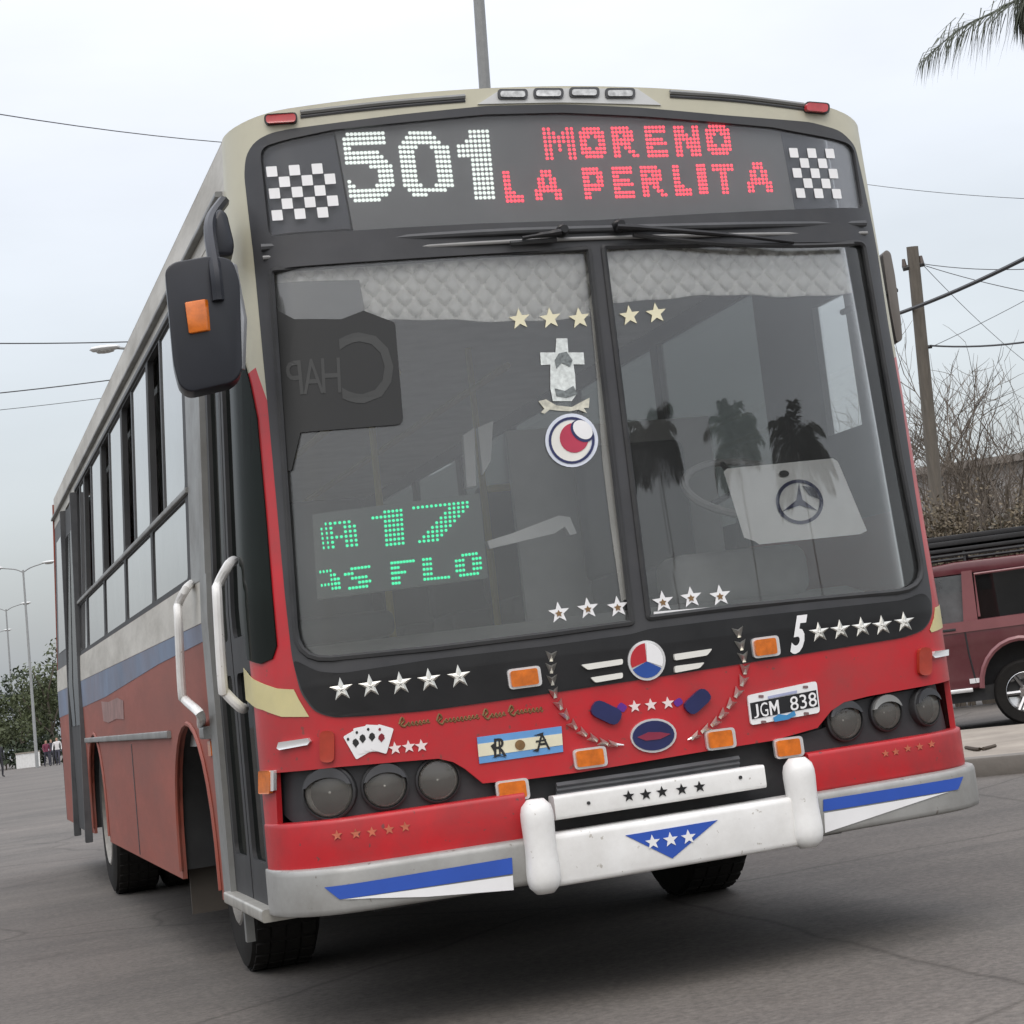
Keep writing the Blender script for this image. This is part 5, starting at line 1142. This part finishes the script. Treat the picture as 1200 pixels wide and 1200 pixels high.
def palm(base, h, nf, ln, seed, label, special=(), tr=.24, tm_=None):
    o_ = thing('palm_tree', label, 'palm', tuple(base)); rng = random.Random(seed); b_ = np.array(base, float)
    mk('trunk', tube([tuple(b_+np.array([0, 0, h*k/8.])) for k in range(9)], [tr*(1-.04*k+(.08 if k % 2 else 0)) for k in range(9)], 12), tm_ or palmt, o_)
    tp_ = b_+np.array([0, 0, h])
    for k in range(nf):
        mk('frond', frond(tp_, 2*math.pi*k/nf*2.4+rng.uniform(-.2, .2), rng.uniform(-.1, 1.1), ln*rng.uniform(.85, 1.1), rng.uniform(1.2, 2.0), rng), palmg, o_, 0)
    for az, el, l_, dr in special: mk('frond', frond(tp_, az, el, l_, dr, rng, .42, 40, .012), palmg, o_, 0)
# the palm whose frond hangs into the top right corner: crown is just outside the frame
rootw = hd(1335, -45, 15.4)
def path_frond(pts, d, rng, ll, wdt=.011):
    P_ = smooth_path([tuple(hd(x, y, d)) for x, y in pts], 12); n_ = len(P_)-1; V, F = [], []; ln = sum(np.linalg.norm(P_[k+1]-P_[k]) for k in range(n_))
    tb_ = tube(P_[::2], [.022*(1-.85*k/len(P_[::2])) for k in range(len(P_[::2]))], 5, False)
    for k in range(2, n_+1):
        tg = P_[k]-P_[k-1]; tg /= np.linalg.norm(tg); sd = np.cross(tg, [0, 0, 1]); sd /= np.linalg.norm(sd)+1e-9; t_ = k/n_; L2 = ll*(.30+.70*(1-t_)**.6)*rng.uniform(.75, 1.15)
        for g_ in (-1, 1):
            for rep in range(2):
                q0 = P_[k]-tg*rep*ln/n_*.5; dd = sd*g_*rng.uniform(.3, .8)+tg*.7+np.array([0, 0, rng.uniform(-.6, .3)]); dd /= np.linalg.norm(dd); q1 = q0+dd*L2*.4; dd2 = dd*.6+np.array([0, 0, -1.0*rng.uniform(.4, 1.3)]); dd2 /= np.linalg.norm(dd2); q2 = q1+dd2*L2*.65
                wv = np.cross(dd, [0, 0, 1.]); wv = wv/(np.linalg.norm(wv)+1e-9)*wdt*.5+np.array([0, 0, wdt*.3]); b_ = len(V); V += [tuple(q0-wv*.5), tuple(q0+wv*.5), tuple(q1+wv), tuple(q1-wv), tuple(q2)]; F += [(b_, b_+1, b_+2, b_+3), (b_+3, b_+2, b_+4)]
    return joinvf(tb_, (V, F))
palm((rootw[0], rootw[1], 0), float(rootw[2]), 9, 1.0, 4, 'palm tree with a drooping frond at the top right above the car', ())
po = [o for o in bpy.data.objects if o.name.startswith('palm_tree')][0]; rng = random.Random(12)
for pts in ([(1335, -45), (1270, -35), (1215, -12), (1165, 14), (1125, 34), (1083, 69)], [(1335, -45), (1290, -70), (1245, -65), (1215, -40), (1200, -10), (1194, 20)], [(1335, -45), (1320, 0), (1290, 60), (1275, 130)], [(1335, -45), (1400, -90), (1450, -60), (1480, 0)]):
    mk('frond', path_frond(pts, 15.4, rng, .72), palmg, po, 0)
# palms and roadside growth behind the viewer, seen only as reflections in the windscreen
def behind(px, py, dist):
    s, z = sz(px, py); x, y, nx, ny = plan(s); nn = np.array([nx, ny, .06]); nn /= np.linalg.norm(nn); d_ = ray(px, py); d_ /= np.linalg.norm(d_); rr = d_-2*(d_@nn)*nn; q = np.array(skin(s, z)); return q+rr*dist/math.hypot(rr[0], rr[1])
for px, py, ds, sd_, lb, nf, ln in ((768, 522, 30, 41, 'bushy palm mirrored in the windscreen above the steering wheel', 46, 1.35), (862, 520, 33, 47, 'shaggy palm mirrored in the windscreen above the white card', 40, 1.5), (936, 530, 28, 43, 'spreading palm mirrored in the windscreen beside the cab window', 36, 1.6)):
    q = behind(px, py, ds); palm((q[0], q[1], 0), float(q[2]), nf, ln, sd_, lb, tr=.05, tm_=mat('pale_palm_trunk', (.62, .61, .58), .8))
# ================================================================= people, far left
def person(px, py, d, h, cols, label, stride=.12, az=0.0, arms=.12):
    b_ = hd(px, py, d); b_ = np.array([b_[0], b_[1], gz(b_[0], b_[1])]); k = h/1.72
    skn, top_, leg = cols
    pm = bpy.data.materials.new('clothed_person'); pm.use_nodes = True; t_ = pm.node_tree; p_ = t_.nodes['Principled BSDF']; p_.inputs['Roughness'].default_value = .8
    c_ = t_.nodes.new('ShaderNodeTexCoord'); s_ = t_.nodes.new('ShaderNodeSeparateXYZ'); r_ = t_.nodes.new('ShaderNodeValToRGB'); mm = t_.nodes.new('ShaderNodeMath'); mm.operation = 'DIVIDE'; mm.inputs[1].default_value = h
    t_.links.new(c_.outputs['Object'], s_.inputs[0]); t_.links.new(s_.outputs[2], mm.inputs[0]); t_.links.new(mm.outputs[0], r_.inputs[0]); t_.links.new(r_.outputs[0], p_.inputs[0]); r_.color_ramp.interpolation = 'CONSTANT'
    e_ = r_.color_ramp.elements; e_[0].position = 0; e_[0].color = (.02, .02, .02, 1); e_[1].position = .045; e_[1].color = leg+(1,)
    for pos, cc_ in ((.55, top_), (.845, skn), (.955, (.02, .015, .012))): q = e_.new(pos); q.color = cc_+(1,)
    J = {'pel': (0, 0, .93, .13), 'ches': (0, 0, 1.28, .145), 'neck': (0, 0, 1.46, .055), 'head': (0, -.01, 1.56, .075), 'crown': (0, 0, 1.67, .06)}
    E = [('pel', 'ches'), ('ches', 'neck'), ('neck', 'head'), ('head', 'crown')]
    for g_, nm in ((-1, 'l'), (1, 'r')):
        J.update({'hip'+nm: (.09*g_, 0, .86, .085), 'knee'+nm: (.10*g_, -.04-stride*g_*.5, .48, .06), 'ank'+nm: (.10*g_, -stride*g_+.03, .09, .04), 'toe'+nm: (.11*g_, -stride*g_-.11, .04, .035),
                  'sho'+nm: (.19*g_, 0, 1.40, .055), 'elb'+nm: (.25*g_, stride*g_*.5, 1.13, .042), 'wri'+nm: (.25*g_, stride*g_*.6-arms, .90, .032), 'han'+nm: (.24*g_, stride*g_*.6-arms-.03, .80, .03)})
        E += [('pel', 'hip'+nm), ('hip'+nm, 'knee'+nm), ('knee'+nm, 'ank'+nm), ('ank'+nm, 'toe'+nm), ('ches', 'sho'+nm), ('sho'+nm, 'elb'+nm), ('elb'+nm, 'wri'+nm), ('wri'+nm, 'han'+nm)]
    keys = list(J); me = bpy.data.meshes.new('person'); me.from_pydata([tuple(v*k for v in J[q][:3]) for q in keys], [(keys.index(a), keys.index(c2)) for a, c2 in E], []); me.materials.append(pm)
    o_ = bpy.data.objects.new('person', me); COL.objects.link(o_); o_.location = b_; o_.rotation_euler = (0, 0, az)
    md = o_.modifiers.new('skin', 'SKIN'); md.use_smooth_shade = True
    for i_, q in enumerate(keys): sv = me.skin_vertices[0].data[i_]; sv.radius = (J[q][3]*k, J[q][3]*k*.8 if q in ('pel', 'ches') else J[q][3]*k); sv.use_root = (q == 'pel')
    o_.modifiers.new('sub', 'SUBSURF').levels = 1
    return tag(o_, label, 'person')
skn = (.35, .2, .14)
person(55, 890, 118, 1.68, (skn, (.16, .03, .06), (.03, .03, .045)), 'walker in dark red top and dark trousers beside the bus tail', .15, .4)
person(61, 890, 121, 1.72, (skn, (.05, .045, .06), (.04, .04, .05)), 'walker in black top and dark trousers beside the bus tail', -.12, .2)
person(68, 890, 116, 1.75, (skn, (.62, .60, .60), (.05, .05, .07)), 'walker in a white top between the red walker and the bus', .12, -.3)
person(0, 905, 88, 1.7, (skn, (.03, .03, .035), (.025, .025, .03)), 'person in black standing alone on the open road', .08, .6)
